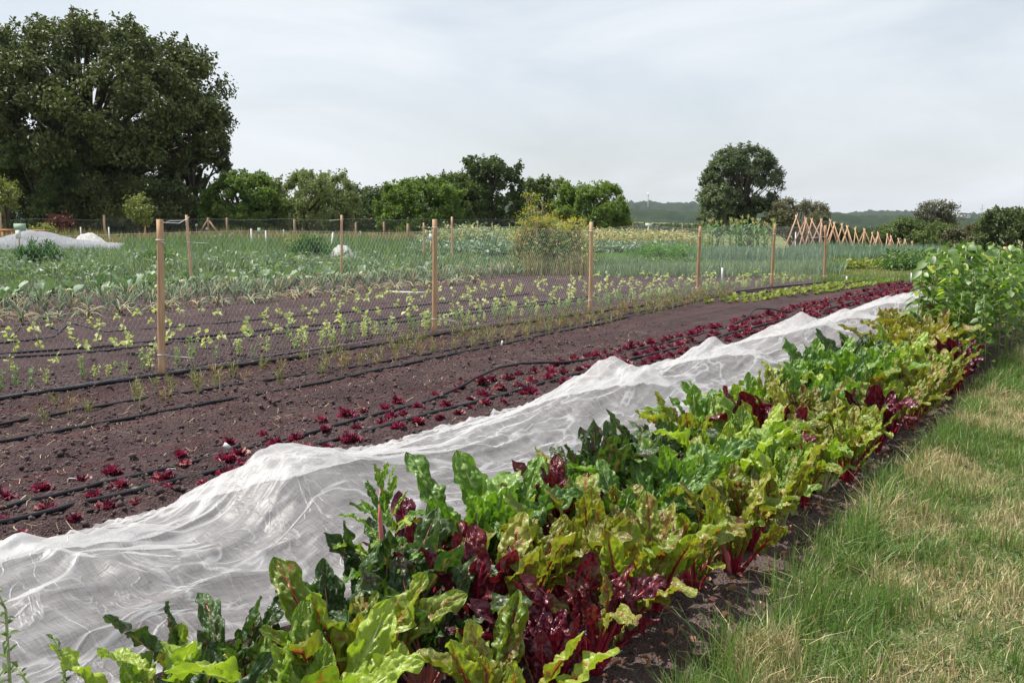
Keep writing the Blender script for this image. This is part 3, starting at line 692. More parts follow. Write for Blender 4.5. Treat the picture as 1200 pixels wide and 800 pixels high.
# ================================================================== HOSES AND STRINGS
def smoothpath(pts, step=.12, wig=.012, seed=0, follow=True, r=.013, zz=None):
    p = np.array([q[:2] for q in pts], float); dz = np.array([q[2] if len(q) > 2 else 0 for q in pts], float)
    s = np.concatenate([[0], np.cumsum(np.linalg.norm(np.diff(p, axis=0), axis=1))]); n = max(4, int(s[-1]/step))
    q = np.linspace(0, s[-1], n); x = np.interp(q, s, p[:, 0]); y = np.interp(q, s, p[:, 1]); z = np.interp(q, s, dz)
    for _ in range(3 if len(pts) > 2 else 0):
        for a in (x, y, z): a[1:-1] = (a[:-2]+2*a[1:-1]+a[2:])/4
    x = x+wig*(vn(q*1.1, q*0, seed)-.5)*2+wig*.6*(vn(q*3.1, q*0, seed+1)-.5)*2
    zg = gz(x, y); k = 11; sm = np.convolve(np.pad(zg, k//2, 'edge'), np.ones(k)/k, 'valid') if n > k else zg
    return np.stack([x, y, sm+.35*np.clip(zg-sm, 0, .02)+r+z], -1)
def hose(pts, label, r=.0135, seed=0, fit=(), wig=.012):
    P = smoothpath(pts, .11, wig, seed, r=r*.75)
    o = MB().tube(P, r, 8).build('drip_hose', M['hose'])
    tag(o, label, 'hose', 'black drip irrigation hoses')
    for f in fit:
        k = int(np.argmin(np.abs(P[:, 1]-f))); MB().tube(P[k:k+2], r*1.45, 10).build('coupling', M['fitting'], o)
    return o
hose([(-5.20, .8), (-5.12, 3), (-5.07, 5), (-5.17, 6.6), (-5.22, 7.05, .03), (-5.26, 7.5, .09), (-5.34, 8.0, .115), (-5.36, 8.6, .08), (-5.28, 9.2, .02), (-5.22, 10), (-5.18, 13.6), (-5.2, 14.4, .06), (-5.3, 15.2, .16), (-5.3, 15.9, .10), (-5.22, 16.5), (-5.2, 26.4)],
     'black hose arching up off the soil among the red lettuces', seed=1, fit=(4.9,))
hose([(-4.95, .8), (-4.88, 3), (-4.76, 4.4), (-4.78, 6), (-4.85, 9), (-4.86, 13), (-4.8, 26.5)], 'black hose along the fleece side of the red lettuces', seed=2, fit=(3.5,), r=.0155)
hose([(-7.30, 1.5), (-7.28, 4), (-7.22, 6.4), (-7.02, 8.2), (-6.98, 9), (-7.12, 11), (-7.3, 14), (-7.5, 19.5)], 'thin black hose on the fence side of the dill seedlings', seed=3, r=.012)
hose([(-6.74, 1.5), (-6.72, 4), (-6.66, 7.1), (-6.8, 10), (-7.05, 14), (-7.55, 19.8), (-7.2, 20.6, .05), (-6.9, 21)], 'black hose on the lettuce side of the dill seedlings', seed=4, r=.014)
hose([(-8.30, 1.5), (-8.34, 4.7), (-8.22, 6.4), (-8.12, 7.4), (-8.16, 10.8), (-8.0, 15), (-7.85, 19), (-7.4, 22.6), (-6.9, 25.3)], 'thick black hose lying in front of the stake fence', seed=5, r=.019, fit=(7.3, 7.9))
hose([(-8.50, 3), (-8.48, 7.4), (-8.42, 8.6), (-8.2, 9.2)], 'short black hose joining behind the first near stake', seed=6, r=.012)
def U(*a): return [un(*q) for q in a]
hose(U((-60, 427), (0, 421), (110, 414), (200, 404), (330, 392), (500, 375), (700, 350)), 'black hose behind the fence, front one of a close pair', seed=7, r=.014)
hose(U((-60, 424), (0, 416), (110, 409), (200, 399), (330, 387), (500, 370), (700, 347)), 'black hose behind the fence, back one of a close pair', seed=8, r=.014)
ph = U((-40, 408), (0, 404), (60, 398), (72, 388), (82, 378), (100, 383), (124, 390), (200, 384), (330, 373), (480, 360), (620, 345))
hose(ph, 'black hose with a sharp kink left of the first near stake', seed=9, r=.012)
hose(U((12, 398), (30, 376), (50, 381), (68, 388)), 'short bent black hose at the left beside the onions', seed=10, r=.010)
def string(pts, label, name='red_string', mat='redstring', r=.0022, lift=.012):
    P = smoothpath(pts, .3, .008, len(label), r=lift)
    P[:, 2] = (P[:, 2]+np.convolve(np.pad(P[:, 2], 2, 'edge'), np.ones(5)/5, 'valid'))/2+.004
    return tag(MB().tube(P, r, 5, cap=False).build(name, M[mat]), label, 'string', 'red guide strings on the soil')
string([(-4.36, 1.2), (-4.36, 2.7), (-4.40, 5.5)], 'red string on soil next to the hem of the white fleece')
string([(-5.56, 1.2), (-5.55, 4), (-5.6, 9), (-5.55, 26)], 'red string on soil along the upper edge of the lettuces')
string([(-6.45, 1.2), (-6.42, 6), (-6.55, 12), (-6.6, 20)], 'red string on soil between the dill and the lettuces')
string([(-7.72, 1.2), (-7.75, 6), (-7.7, 12), (-7.6, 20)], 'red string on soil between the dill and the stake fence')
# wire pegs over the hoses, little plant labels
def peg(x, y, label, a):
    z = float(gz(x, y)); P = np.array([(-.012, 0, -.03), (-.012, 0, .055), (0, 0, .062), (.035, .01, .060), (.04, .01, .05)])
    c, s = math.cos(a), math.sin(a); P = np.stack([P[:, 0]*c-P[:, 1]*s+x, P[:, 0]*s+P[:, 1]*c+y, P[:, 2]+z], -1)
    tag(MB().tube(P, .0024, 6).build('wire_peg', M['tie']), label, 'peg', 'white wire pegs over the hoses')
x, y = un(127, 590); peg(-4.90, y+.5, 'white wire peg hooked over the lower lettuce hose', .5)
x, y = un(82, 570); peg(x, y, 'white wire peg beside the upper lettuce hose', .4)
def plant_label(px, py, h, w_, label, tilt=0, name='plant_label'):
    x, y = un(px, py); mb = MB(); mb.box((0, 0, h/2), (w_, .004, h*1.1), YAW, tilt=tilt)
    o = mb.build(name, M['white'], loc=(x, y, float(gz(x, y)))); tag(o, label, 'plant label', 'white plant labels stuck in the beds')
plant_label(588, 407, .075, .022, 'small white plant label standing beside the dill seedlings', .25)
plant_label(266, 527, .03, .05, 'white plastic tag lying among red lettuces near an arching hose', .6)
plant_label(560, 380, .03, .04, 'white scrap lying on soil at the near fence', .9)
plant_label(697, 380, .02, .10, 'flat white label lying along the dill row', 1.3)
plant_label(700, 322, .12, .05, 'short pale marker at the back edge of bare soil', 0)
plant_label(735, 323, .14, .05, 'cream marker peg in the short grass beyond bare soil', .1)
plant_label(1068, 333, .26, .055, 'pale wooden marker standing at the far end of lettuces', 0)
plant_label(992, 333, .17, .04, 'pale marker at the end of the lime lettuce row', 0)
plant_label(846, 335, .40, .05, 'tall pale marker behind the netting between two stakes', 0)
def plank(px0, py0, px1, py1, label):
    a = un(px0, py0); b_ = un(px1, py1); P = [(a[0], a[1], float(gz(*a))+.02), (b_[0], b_[1], float(gz(*b_))+.02)]
    L_ = math.dist(a, b_); ang = math.atan2(b_[1]-a[1], b_[0]-a[0])
    tag(MB().box(((a[0]+b_[0])/2, (a[1]+b_[1])/2, P[0][2]), (L_, .06, .03), ang).build('wooden_batten', M['tie']), label, 'batten')
plank(458, 343, 497, 344, 'pale batten lying flat on bare soil behind the fence')

# ================================================================== RED LETTUCES
def frill(mb, az, L_, W_, tilt, r, mat, z0=.0, ruffle=.35):
    nu, nv = 9, 7; u = np.linspace(-1, 1, nu); v = np.linspace(0, 1, nv); U_, V_ = np.meshgrid(u, v)
    wd = W_*(.25+.75*V_**.7)*.5
    rad = V_*L_*(1-.12*U_**2); zz = V_*L_*math.tan(tilt)*(1-.35*V_)
    ed = np.maximum(np.abs(U_), V_)**3
    zz = zz+ed*ruffle*L_*np.sin(U_*r.uniform(7, 12)+V_*5+r.uniform(0, 6))*.42+r.normal(0, .02*L_, U_.shape)
    lat = U_*wd+ed*ruffle*L_*.25*np.cos(V_*9+r.uniform(0, 6))
    c, s = math.cos(az), math.sin(az)
    mb.grid(np.stack([rad*c-lat*s, rad*s+lat*c, zz+z0], -1), mat=mat, tint=float(r.random()))
def lettuce_proto(k, faded, big=1.0):
    def mk():
        r = np.random.default_rng(500+k); mb = MB(); n = 16
        for i in range(n):
            q = i/n; L_ = (.085-.040*q)*r.uniform(.8, 1.2)*big
            frill(mb, i*2.4+r.normal(0, .2), L_, L_*.9, .22+.95*q, r, 1 if r.random() < faded*(1-q*.6) else 0)
        return mb.build('lettuce', [M['lett'], M['lett2']])
    return mk
LP = Proto([lettuce_proto(k, (.06, .10, .5, .25, .7, .6)[k % 6], 1+.15*(k % 3)) for k in range(12)])
r = np.random.default_rng(11); grp = 'red lettuces planted along the two hoses'
tot = 0
for rx, nm, s0 in ((-5.34, 'the upper row', 2.55), (-4.98, 'the row between hoses', 2.5), (-4.66, 'the lower row', 2.3)):
    lst = []; y = s0
    while y < 26.5 and tot < 298:
        x = rx+r.normal(0, .035)-.04*ss(8, 12, y)*0; far_ = ss(6.5, 9, y)
        if r.random() > .09:
            k = int(r.integers(0, 12)) if r.random() < far_ else int(r.choice([0, 1, 3, 6, 7, 9]))
            sc = r.uniform(.6, 1.2)*(1+.10*far_); small = sc < .78
            o = LP.get(k, (x, y, float(gz(x, y))-.004), r.uniform(0, 6.28), (sc*.74, sc*.74, sc*.95)); tot += 1
            lst.append((o, ('small ' if small and k % 6 in (0, 1, 3) else '')+('frilly dark crimson lettuce' if k % 6 in (0, 1, 3) else 'pink tinged crimson lettuce')))
            if small and False: pass
        y += r.uniform(.17, .31) if y < 8 else r.uniform(.20, .27)
    label_row(lst, nm, 'lettuce', grp, 'from the left', 'from the far end', 14, 8)

# ================================================================== DILL SEEDLINGS
def dill_proto(k, faded):
    def mk():
        r = np.random.default_rng(600+k); root = empty('dill_seedling'); h = r.uniform(.13, .2)
        st = MB(); fr = MB(); nb = 3+k % 3
        st.tube([(0, 0, -.01), (r.normal(0, .01), r.normal(0, .01), h*.5), (r.normal(0, .02), r.normal(0, .02), h)], [.0035, .0025, .001], 5)
        for i in range(nb):
            a = r.uniform(0, 6.28); z0 = r.uniform(.03, h*.8); l = r.uniform(.05, .1)
            e = np.array((math.cos(a)*l*.6, math.sin(a)*l*.6, z0+l)); st.tube([(0, 0, z0), (e*.5+np.array((0, 0, z0*.5))), e], [.002, .0015, .0008], 4)
            n = 26; t_ = r.random(n)[:, None]; P = np.array((0, 0, z0))*(1-t_)+e*t_+r.normal(0, .012, (n, 3))
            D = r.normal(0, 1, (n, 3))+np.array((0, 0, 1.2)); fr.leaves(P, r.uniform(.02, .04, n), None, asp=.07, D=D, r=r, fold=.1)
        st.build('stem', M['dills'], root); fr.build('fronds', M['dillo' if faded else 'dillg'], root)
        return root
    return mk
DP = Proto([dill_proto(k, k % 4 == 3) for k in range(10)]); r = np.random.default_rng(12)
for rx, nm, st_ in ((-7.38, 'the fence-side dill row', 4.6), (-7.05, 'the row between the hoses', 4.3), (-6.78, 'the lower dill row', 3.7)):
    lst = []; y = st_
    while y < 18.8:
        x = rx-.05*ss(12, 18, y)*8*.5+r.normal(0, .03)
        if r.random() > (.35 if y < 7.5 else .08):
            k = int(r.integers(0, 10)); o = DP.get(k, (x, y, float(gz(x, y))), r.uniform(0, 6.28), r.uniform(.8, 1.4))
            lst.append((o, 'rusty faded dill seedling' if k % 4 == 3 else 'spindly green dill seedling'))
        y += r.uniform(.15, .3) if y < 9 else r.uniform(.13, .24)
    label_row(lst, nm, 'dill plant', 'dill seedlings beside the black hoses', 'from the left', 'from the far end', 14, 10)

# ================================================================== LIME LETTUCES (far end of the dill bed)
def lime_proto(k):
    def mk():
        r = np.random.default_rng(650+k); mb = MB()
        for i in range(9): frill(mb, i*2.4, r.uniform(.08, .11), .09, .4+.09*i, r, 0, ruffle=.2)
        return mb.build('lettuce', [M['limel']])
    return mk
LL = Proto([lime_proto(k) for k in range(4)]); r = np.random.default_rng(13)
for off, nm in ((0, 'the fence-side lime row'), (.3, 'the middle lime row'), (.58, 'the near lime row')):
    lst = []; y = 17.6+off
    while y < 26.6:
        x = -7.15+off+(y-17.6)*.11+r.normal(0, .03); o = LL.get(int(r.integers(0, 4)), (x, y, float(gz(x, y))), r.uniform(0, 6), r.uniform(.6, 1.1)); lst.append((o, 'lime green lettuce')); y += r.uniform(.24, .42)
    label_row(lst, nm, 'lettuce', 'lime lettuces beyond the dill seedlings', 'from the left', 'from the far end', 10, 10)

# ================================================================== NEAR STAKES AND NETTING
def stake(px, py, top, rr=.034, label='', grp='wooden stakes of the near netting fence', name='wooden_stake', mat='wood', ties=(), txpx=None, tails=1, r=rng):
    x, y = un(px, py); z = float(gz(x, y)); D = depth(x, y)
    zt = H+(HY-top)/F*D*1.0; dx = ((txpx if txpx is not None else px)-px)/F*D
    root = empty(name, (x, y, z), 0, label, 'stake', grp)
    v = np.array((_r[0], _r[1]))*dx
    n = 9; t_ = np.linspace(-.06, 1, n); ph = r.uniform(0, 6)
    P = np.stack([v[0]*t_+.004*np.sin(t_*5+ph), v[1]*t_, (zt-z)*t_], -1); P[-1, 2] = zt-z
    mb = MB(); mb.tube(P, rr*(1.04-.12*t_+.02*np.sin(t_*9+ph)), 12); mb.build('post', M[mat], root)
    for q, ln in ties:
        c = np.array((v[0]*q, v[1]*q, (zt-z)*q)); a = np.linspace(0, 2*PI, 16)
        mb = MB(); mb.tube(np.stack([c[0]+np.cos(a)*(rr+.004), c[1]+np.sin(a)*(rr+.004), c[2]+0*a], -1), .0045, 5, cap=False)
        if ln:
            e = np.array((_r[0], _r[1], 0))*ln
            tl_ = [c+e/abs(ln)*rr, c+e*.4+np.array((0, -.03, -.015)), c+e*.8+np.array((0, -.05, -.02)), c+e+np.array((0, -.02, -.035))]
            mb.tube(tl_, .005, 5)
        mb.build('tie', M['tie'], root)
    return root, (x, y)
ns = [(190, 440, 257, 195, 'first near wooden stake, thickest, at the left of the netting', ((.87, .07), (.13, .34))),
      (509, 391, 257, 511, 'second near wooden stake, standing left of picture centre', ((.93, .09), (.13, .32))),
      (692, 365, 260, 692, 'near wooden stake right of the yellow flowering fennel', ((.9, .05), (.14, -.03))),
      (817, 347, 265, 819, 'near wooden stake in front of the distant round tree', ((.86, -.22), (.12, .03))),
      (904, 337, 262, 906, 'near wooden stake just in front of the maize', ((.84, 0), (.2, .04))),
      (966, 331, 264, 965, 'last near stake, before the row of pole frames', ((.8, -.35), (.1, 0)))]
ends = [(-8.36, 1.2)]
for px, py, tp_, tx, lb, ti in ns: ends.append(stake(px, py, tp_, .036 if px < 300 else .034, lb, ties=ti, txpx=tx)[1])
x, y = -8.36, 1.2
root = empty('wooden_stake', (x, y, 0), 0, 'wooden stake of the near fence outside the left edge', 'stake', 'wooden stakes of the near netting fence')
MB().tube([(0, 0, -.08), (0, 0, .8), (.01, 0, 1.55)], [.036, .034, .033], 12).build('post', M['wood'], root)
def netting(path, z0, z1, w_, rr, label, mat='wire', name='wire_netting', sag=.03, grp=None, seed=0, zfun=None):
    p = np.array(path, float); s = np.concatenate([[0], np.cumsum(np.linalg.norm(np.diff(p, axis=0), axis=1))])
    ns_ = int(s[-1]/w_); hz = w_*.72; nr = int((z1-z0)/hz)
    i = np.arange(ns_)[:, None]; j = np.arange(nr+1)[None]
    sgn = np.where(((j//2)+i) % 2 == 0, 1., -1.)*.46
    S_ = np.clip((i+sgn)*w_, 0, s[-1]); zz = z0+j*hz+0*i
    zz = z0+(zz-z0)*(1+.02*np.sin(S_*1.3+seed))-sag*(zz-z0)/(z1-z0)*np.abs(np.sin(S_*.8+seed))
    xx = np.interp(S_, s, p[:, 0]); yy = np.interp(S_, s, p[:, 1]); off = .035*(vn(S_*.7, zz*2, 80+seed)-.5)*2
    d = np.gradient(p, axis=0); d = np.stack([np.interp(S_, s, d[:, 0]), np.interp(S_, s, d[:, 1])], -1); d /= np.linalg.norm(d, axis=-1)[..., None]+1e-9
    xx = xx-d[..., 1]*off; yy = yy+d[..., 0]*off
    base = T(xx, yy); C = np.stack([xx, yy, zz+base], -1)
    side = np.stack([d[..., 0], d[..., 1], 0*xx], -1)*rr; nrm_ = np.stack([-d[..., 1], d[..., 0], 0*xx], -1)*rr
    V = np.stack([C-side-nrm_*.5, C+side-nrm_*.5, C+nrm_], 2)            # three sided wires
    v = V.reshape(-1, 3); ii = (i*(nr+1)+j[:, :-1])*3
    q = np.concatenate([np.stack([ii+a, ii+b_, ii+3+b_, ii+3+a], -1).reshape(-1, 4) for a, b_ in ((0, 1), (1, 2), (2, 0))])
    mb = MB().add(v, q)
    for zt in (0, nr):
        mb.tube(np.stack([xx[::4, zt], yy[::4, zt], (zz+base)[::4, zt]], -1), rr*1.5, 4, cap=False)
    return tag(mb.build(name, M[mat], smooth=False), label, 'netting', grp)
netting([(a+(-.04), b_) for a, b_ in ends], .03, 1.44, .030, .00085, 'fine wire netting stretched along the near row of wooden stakes')

# ------------------------------------------------------------------ second line of stakes
s2 = [(225, 337, 252, 222, 'thin wooden stake standing behind the first near stake', ((.93, -.45), (.63, .5))),
      (400, 327, 252, 402, 'wooden stake in front of the small white mound', ((.93, -.32),)),
      (497, 312, 261, 497, 'thin stake just left of the second near stake', ((.9, .3),)),
      (530, 320, 254, 530, 'thin stake just right of the second near stake', ((.8, .35),)),
      (577, 282, 260, 577, 'short distant stake above the bolted kale bed', ()),
      (629, 320, 258, 630, 'rough grey post among the bolted fennel stalks', ()),
      (700, 283, 265, 700, 'stake with white ties behind the third near stake', ((.7, .5),)),
      (750, 283, 268, 750, 'short distant stake above the tan bean bed', ()),
      (793, 283, 269, 793, 'distant stake next to the tall grey pole', ()),
      (830, 296, 267, 829, 'old grey stake standing beside the maize', ((.9, -.3),)),
      (835, 294, 270, 834, 'leaning grey stake against the left side of maize', ())]
for px, py, tp_, tx, lb, ti in s2: stake(px, py, tp_, .032, lb, 'wooden stakes further back in the plot', ties=ti, txpx=tx, mat='pole' if px not in (629, 830, 835) else 'oldwood')
a = un(190, 440); b2 = un(225, 337)
tag(MB().tube([(a[0]+.03, a[1], 1.53), ((a[0]+b2[0])/2, (a[1]+b2[1])/2, 1.50), (b2[0], b2[1], 1.62)], .005, 5).build('cord', M['tie']), 'white cord tied between the first near stake and the one behind', 'cord')

# ================================================================== PEAS AND BEANS BEHIND THE NETTING
def pea_proto(k, pale):
    def mk():
        r = np.random.default_rng(700+k); root = empty('bean_plant' if pale else 'pea_plant')
        h = r.uniform(.12, .22) if pale else r.uniform(.22, .36); st = MB(); fo = MB()
        for j in range(1 if pale else 3):
            P = np.array([(0, 0, -.01), (r.normal(0, .02), r.normal(0, .02), h*.5), (r.normal(0, .05), r.normal(0, .05), h)])
            st.tube(P, [.004, .003, .002], 5); n = 7 if pale else 16
            t_ = r.uniform(.15, 1.0, n)[:, None]; Q = P[0]*(1-t_)+P[2]*t_+r.normal(0, .012, (n, 3)); N = r.normal(0, .6, (n, 3)); N[:, 2] += .6; N += np.array((-.3, -.3, 0))
            fo.leaves(Q, r.uniform(.05, .09, n) if pale else r.uniform(.028, .05, n), N, asp=.8, r=r)
        st.build('stem', M['peast'], root); fo.build('foliage', M['peay' if pale else ('peag' if k % 3 else 'peay')], root); return root
    return mk
PP = Proto([pea_proto(k, False) for k in range(8)]); BPp = Proto([pea_proto(20+k, True) for k in range(6)]); r = np.random.default_rng(14)
def rowof(proto, nk, rx, y0, y1, s0, s1, desc, nm, cat, grp, jit=.04, skip=0, sc=(.8, 1.2), curve=None, nf=12, nb=12):
    lst = []; y = y0
    while y < y1:
        x = (rx if curve is None else curve(y))+r.normal(0, jit)
        if r.random() > skip: lst.append((proto.get(int(r.integers(0, nk)), (x, y, float(gz(x, y))), r.uniform(0, 6.28), r.uniform(*sc)), desc))
        y += r.uniform(s0, s1)
    label_row(lst, nm, cat, grp, 'from the left', 'from the far end', nf, nb)
ex = np.array(ends)
def fence_x(y): return float(np.interp(y, ex[:, 1], ex[:, 0]))
rowof(PP, 8, 0, 4.8, 25, .10, .19, 'bushy green pea plant', 'the row against the netting', 'pea plant', 'pea plants along the netting', .05, .1, (.45, .85), nf=20, nb=20, curve=lambda y: fence_x(y)-.42)
rowof(PP, 8, 0, 9, 26, .22, .34, 'green pea plant', 'the second row behind netting', 'pea plant', 'pea plants in the second row', .06, .25, (.4, .75), nf=20, nb=20, curve=lambda y: fence_x(y)-.85)
for dx_, sk, nm in ((1.5, .15, 'the nearest bean row'), (2.2, .15, 'the second bean row'), (3.0, .15, 'the third bean row'), (3.9, .2, 'the fourth bean row'), (4.8, .25, 'the furthest bean row')):
    rowof(BPp, 6, 0, 4.6+dx_*.5, 27.5, .36, .52, 'pale young bean plant', nm, 'bean plant', 'pale young bean plants behind the netting', .07, sk, (.75, 1.2), curve=lambda y: fence_x(y)-dx_, nf=10, nb=8)

# ================================================================== ONIONS, CABBAGES
def onion_proto(k, flop):
    def mk():
        r = np.random.default_rng(800+k); mb = MB(); n = 13
        for i in range(n):
            a = r.uniform(0, 6.28); L_ = r.uniform(.30, .52); f = r.uniform(.2, .6) if not flop else r.uniform(.5, 1.0); t_ = np.linspace(0, 1, 6)
            rad = L_*(f*t_**1.4*.9); zz = L_*(t_*(1-f*.45)-f*.55*t_**3*(1.3 if flop else .5))+.01
            mb.tube(np.stack([math.cos(a)*rad, math.sin(a)*rad, np.maximum(zz, .015)], -1), (.013*(1-.8*t_)+.001), 5, mat=1 if r.random() < (.45 if flop else .22) else 0, tint=float(r.random()))
        mb.tube([(0, 0, -.01), (0, 0, .05), (0, 0, .1)], [.018, .016, .008], 6, mat=1)
        return mb.build('onion_plant', [M['onion'], M['oniond']])
    return mk
OP = Proto([onion_proto(k, False) for k in range(6)]); OF = Proto([onion_proto(20+k, True) for k in range(4)])
rowof(OF, 4, -14.3, 7, 20, .26, .42, 'flopped drying onion plant', 'the front onion row', 'onion plant', 'onion plants', .12, 0, (.9, 1.35), nf=14, nb=14)
rowof(OP, 6, -15.1, 7, 27, .26, .38, 'upright green onion plant', 'the second onion row', 'onion plant', 'onion plants', .10, 0, (.8, 1.2), nf=14, nb=14)
rowof(OP, 6, -15.9, 8, 27, .26, .38, 'upright green onion plant', 'the third onion row', 'onion plant', 'onion plants', .10, 0, (.8, 1.2), nf=14, nb=14)
rowof(OP, 6, -16.7, 8, 27, .30, .42, 'upright green onion plant', 'the rearmost onion row', 'onion plant', 'onion plants', .12, 0, (.7, 1.0), nf=14, nb=14)
def cab_proto(k):
    def mk():
        r = np.random.default_rng(850+k); root = empty('cabbage'); mb = MB()
        for i in range(10): frill(mb, i*2.4, r.uniform(.17, .26), .22, .30+.09*i, r, 0, ruffle=.16)
        mb.build('outer_leaves', M['cabb'], root); h_ = MB(); n = 9; a = np.linspace(0, 2*PI, 13); ph = np.linspace(0, PI, n)
        A_, P_ = np.meshgrid(a, ph); rd = .068*(1+.06*np.sin(A_*3+k)+.05*np.cos(P_*5))
        h_.grid(np.stack([rd*np.sin(P_)*np.cos(A_), rd*np.sin(P_)*np.sin(A_), .13+rd*.9*np.cos(P_)], -1)); h_.build('heart', M['cabby' if k % 2 == 0 else 'cabb'], root); return root
    return mk
CP = Proto([cab_proto(k) for k in range(5)])
rowof(CP, 5, -17.7, 9.5, 28, .5, .75, 'leafy cabbage with pale heart', 'the front cabbage row', 'cabbage', 'cabbages behind the onions', .08, .1, (.8, 1.2), nf=14, nb=14)
rowof(CP, 5, -18.6, 9.5, 28, .5, .8, 'leafy cabbage with pale heart', 'the middle cabbage row', 'cabbage', 'cabbages behind the onions', .08, .2, (.9, 1.3), nf=14, nb=14)
rowof(CP, 5, -19.5, 10, 28, .5, .8, 'leafy cabbage with pale heart', 'the back cabbage row', 'cabbage', 'cabbages behind the onions', .08, .1, (1, 1.4), nf=14, nb=14)
tag(litter(4500, -16.8, -13.2, 7, 24, .06, .28, 'straw_litter', 'dry yellow onion tops lying along the onion bed', bias=1.0), cat='straw')

# ================================================================== DENSE CROPS AND WEEDS FURTHER BACK
def bandpts(px0, px1, d0, d1, n, r):
    q = px0+(px1-px0)*r.random(n); d = np.sqrt(d0*d0+(d1*d1-d0*d0)*r.random(n))
    c = _f+(q[:, None]-600)/F*_r; h = c[:, :2]/(c@_f)[:, None]
    x = h[:, 0]*d; y = h[:, 1]*d; return x, y
def band(name, label, cat, mats, px0, px1, d0, d1, n, h, wd, r, lean=.3, kind='blade', hn=.4, segs=3, patch=None, leafs=(.08, .16)):
    x, y = bandpts(px0, px1, d0, d1, n, r)
    hv = h*(1-hn+2*hn*fbm(x*.35, y*.35, 3, int(n) % 97))*r.uniform(.6, 1.15, n)
    if patch: k = fbm(x*.5, y*.5, 3, 13) > patch; x, y, hv = x[k], y[k], hv[k]
    z = gz(x, y); m_ = len(x); mi = r.integers(0, len(mats), m_)
    mb = MB()
    for j in range(len(mats)):
        s_ = mi == j
        if kind == 'blade': mb.blades(np.stack([x, y, z], -1)[s_], hv[s_], wd, lean, segs, mat=j, r=r)
        else:
            k = 9; P = np.repeat(np.stack([x, y, z], -1)[s_], k, 0); hh_ = np.repeat(hv[s_], k); t_ = r.uniform(.1, 1, len(P))
            P = P+r.normal(0, 1, P.shape)*np.array((.13, .13, 0))+np.stack([0*t_, 0*t_, t_*hh_], -1)
            N = r.normal(0, .7, P.shape); N[:, 2] += .7; mb.leaves(P, r.uniform(*leafs, len(P)), N, mat=j, r=r)
    return tag(mb.build(name, [M[q] for q in mats]), label, cat, kind='stuff')
r = np.random.default_rng(20)
band('leek_bed', 'blue green leeks massed at the left behind the cabbages', 'leeks', ['weed', 'leek', 'weed', 'onion'], -160, 560, 27, 36, 15000, .50, .022, r, .35, hn=.9, patch=.40)
band('brassica_patch', 'ragged grey green brassicas among the left leeks', 'brassicas', ['brass', 'weed', 'cabb'], -160, 560, 25, 35, 1500, .42, .0, r, kind='leaf', leafs=(.08, .2), hn=.9, patch=.48)
band('low_weeds', 'low green weeds between the cabbages and left leek bed', 'weeds', ['weed', 'leek', 'weed'], -160, 330, 20.5, 27, 4200, .24, .016, r, .5)
band('green_weeds', 'tall green weeds behind the leeks and cabbages', 'weeds', ['weed', 'fern', 'weed', 'leek', 'weed'], 150, 520, 34, 52, 22000, .75, .035, r, .25)
band('green_weeds', 'green weeds around the left netting mounds', 'weeds', ['weed', 'leek'], -160, 200, 35, 43, 8000, .45, .03, r, .3)
band('dry_weeds', 'tan and green rough weeds along the back fence', 'weeds', ['weedt', 'weed', 'brownst'], -160, 700, 50, 63, 22000, .95, .03, r, .2)
band('low_weeds', 'low green weeds in front of the kale bed', 'weeds', ['weed', 'leek'], 470, 650, 29, 35, 7000, .36, .025, r, .4)
band('kale_bed', 'grey green kale massed below bolted stalks', 'kale', ['brass', 'brass', 'cabb'], 485, 660, 35, 42, 2400, .62, .0, r, kind='leaf', leafs=(.12, .24))
band('bolted_kale_bed', 'bolted yellowish kale with seed stalks', 'kale', ['brass', 'cabby', 'weed'], 495, 690, 42, 49, 2600, 1.15, .0, r, kind='leaf', leafs=(.09, .17))
band('grass_path', 'bright green grass between beds right of the fennel', 'grass', ['bright', 'weed'], 690, 830, 31, 42, 22000, .24, .03, r, .5)
band('grey_brassica_bed', 'grey green brassicas in front of tan beans', 'brassicas', ['brass', 'cabb'], 690, 800, 43, 47, 1100, .5, .0, r, kind='leaf', leafs=(.12, .24))
band('tan_bean_bed', 'drying tan and yellow bean plants behind brassicas', 'beans', ['weedt', 'cabby', 'weed'], 695, 830, 48, 56, 2600, .95, 0, r, kind='leaf', leafs=(.08, .15))
band('dark_leafy_bed', 'dark low leafy crop in front of the bright fern', 'leafy crop', ['potato'], 745, 815, 31, 33.5, 500, .32, 0, r, kind='leaf')
band('leek_bed', 'tall blue green leeks filling the bed below the maize', 'leeks', ['leek', 'leek', 'leek', 'onion'], 806, 1100, 33, 43, 24000, .56, .026, r, .2, hn=.6)
band('green_weeds', 'mixed green weeds along the front of the right leek bed', 'weeds', ['weed', 'onion', 'leek'], 690, 985, 27.5, 33, 12000, .38, .02, r, .35)
band('lime_lettuce_bed', 'lime lettuce strip in front of the right leeks', 'lettuce bed', ['limel'], 968, 1085, 30.5, 33.5, 900, .26, 0, r, kind='leaf', leafs=(.08, .16))
band('potato_bed', 'dark green potato plants right of the lime lettuce', 'potatoes', ['potato', 'weed'], 1035, 1130, 29.5, 33.5, 900, .5, 0, r, kind='leaf', leafs=(.08, .15))
band('rough_grass', 'short green and straw grass at the far end of the beds', 'grass', ['weed', 'weedt', 'grassg'], 900, 1260, 26.5, 31, 20000, .13, .012, r, .5)
band('dry_meadow', 'dry tan meadow grass at the right edge beyond the plot', 'grass', ['weedt', 'brownst'], 1090, 1300, 46, 80, 16000, .55, .04, r, .3)
band('rough_grass', 'green rough grass beyond the pole frames', 'grass', ['weed', 'potato'], 820, 1110, 48, 78, 9000, .5, .05, r, .3)
band('rough_grass', 'sparse green weeds sprouting at the end of the lettuce rows', 'weeds', ['weed', 'grassg'], 950, 1080, 24.5, 27, 1800, .16, .012, r, .5)
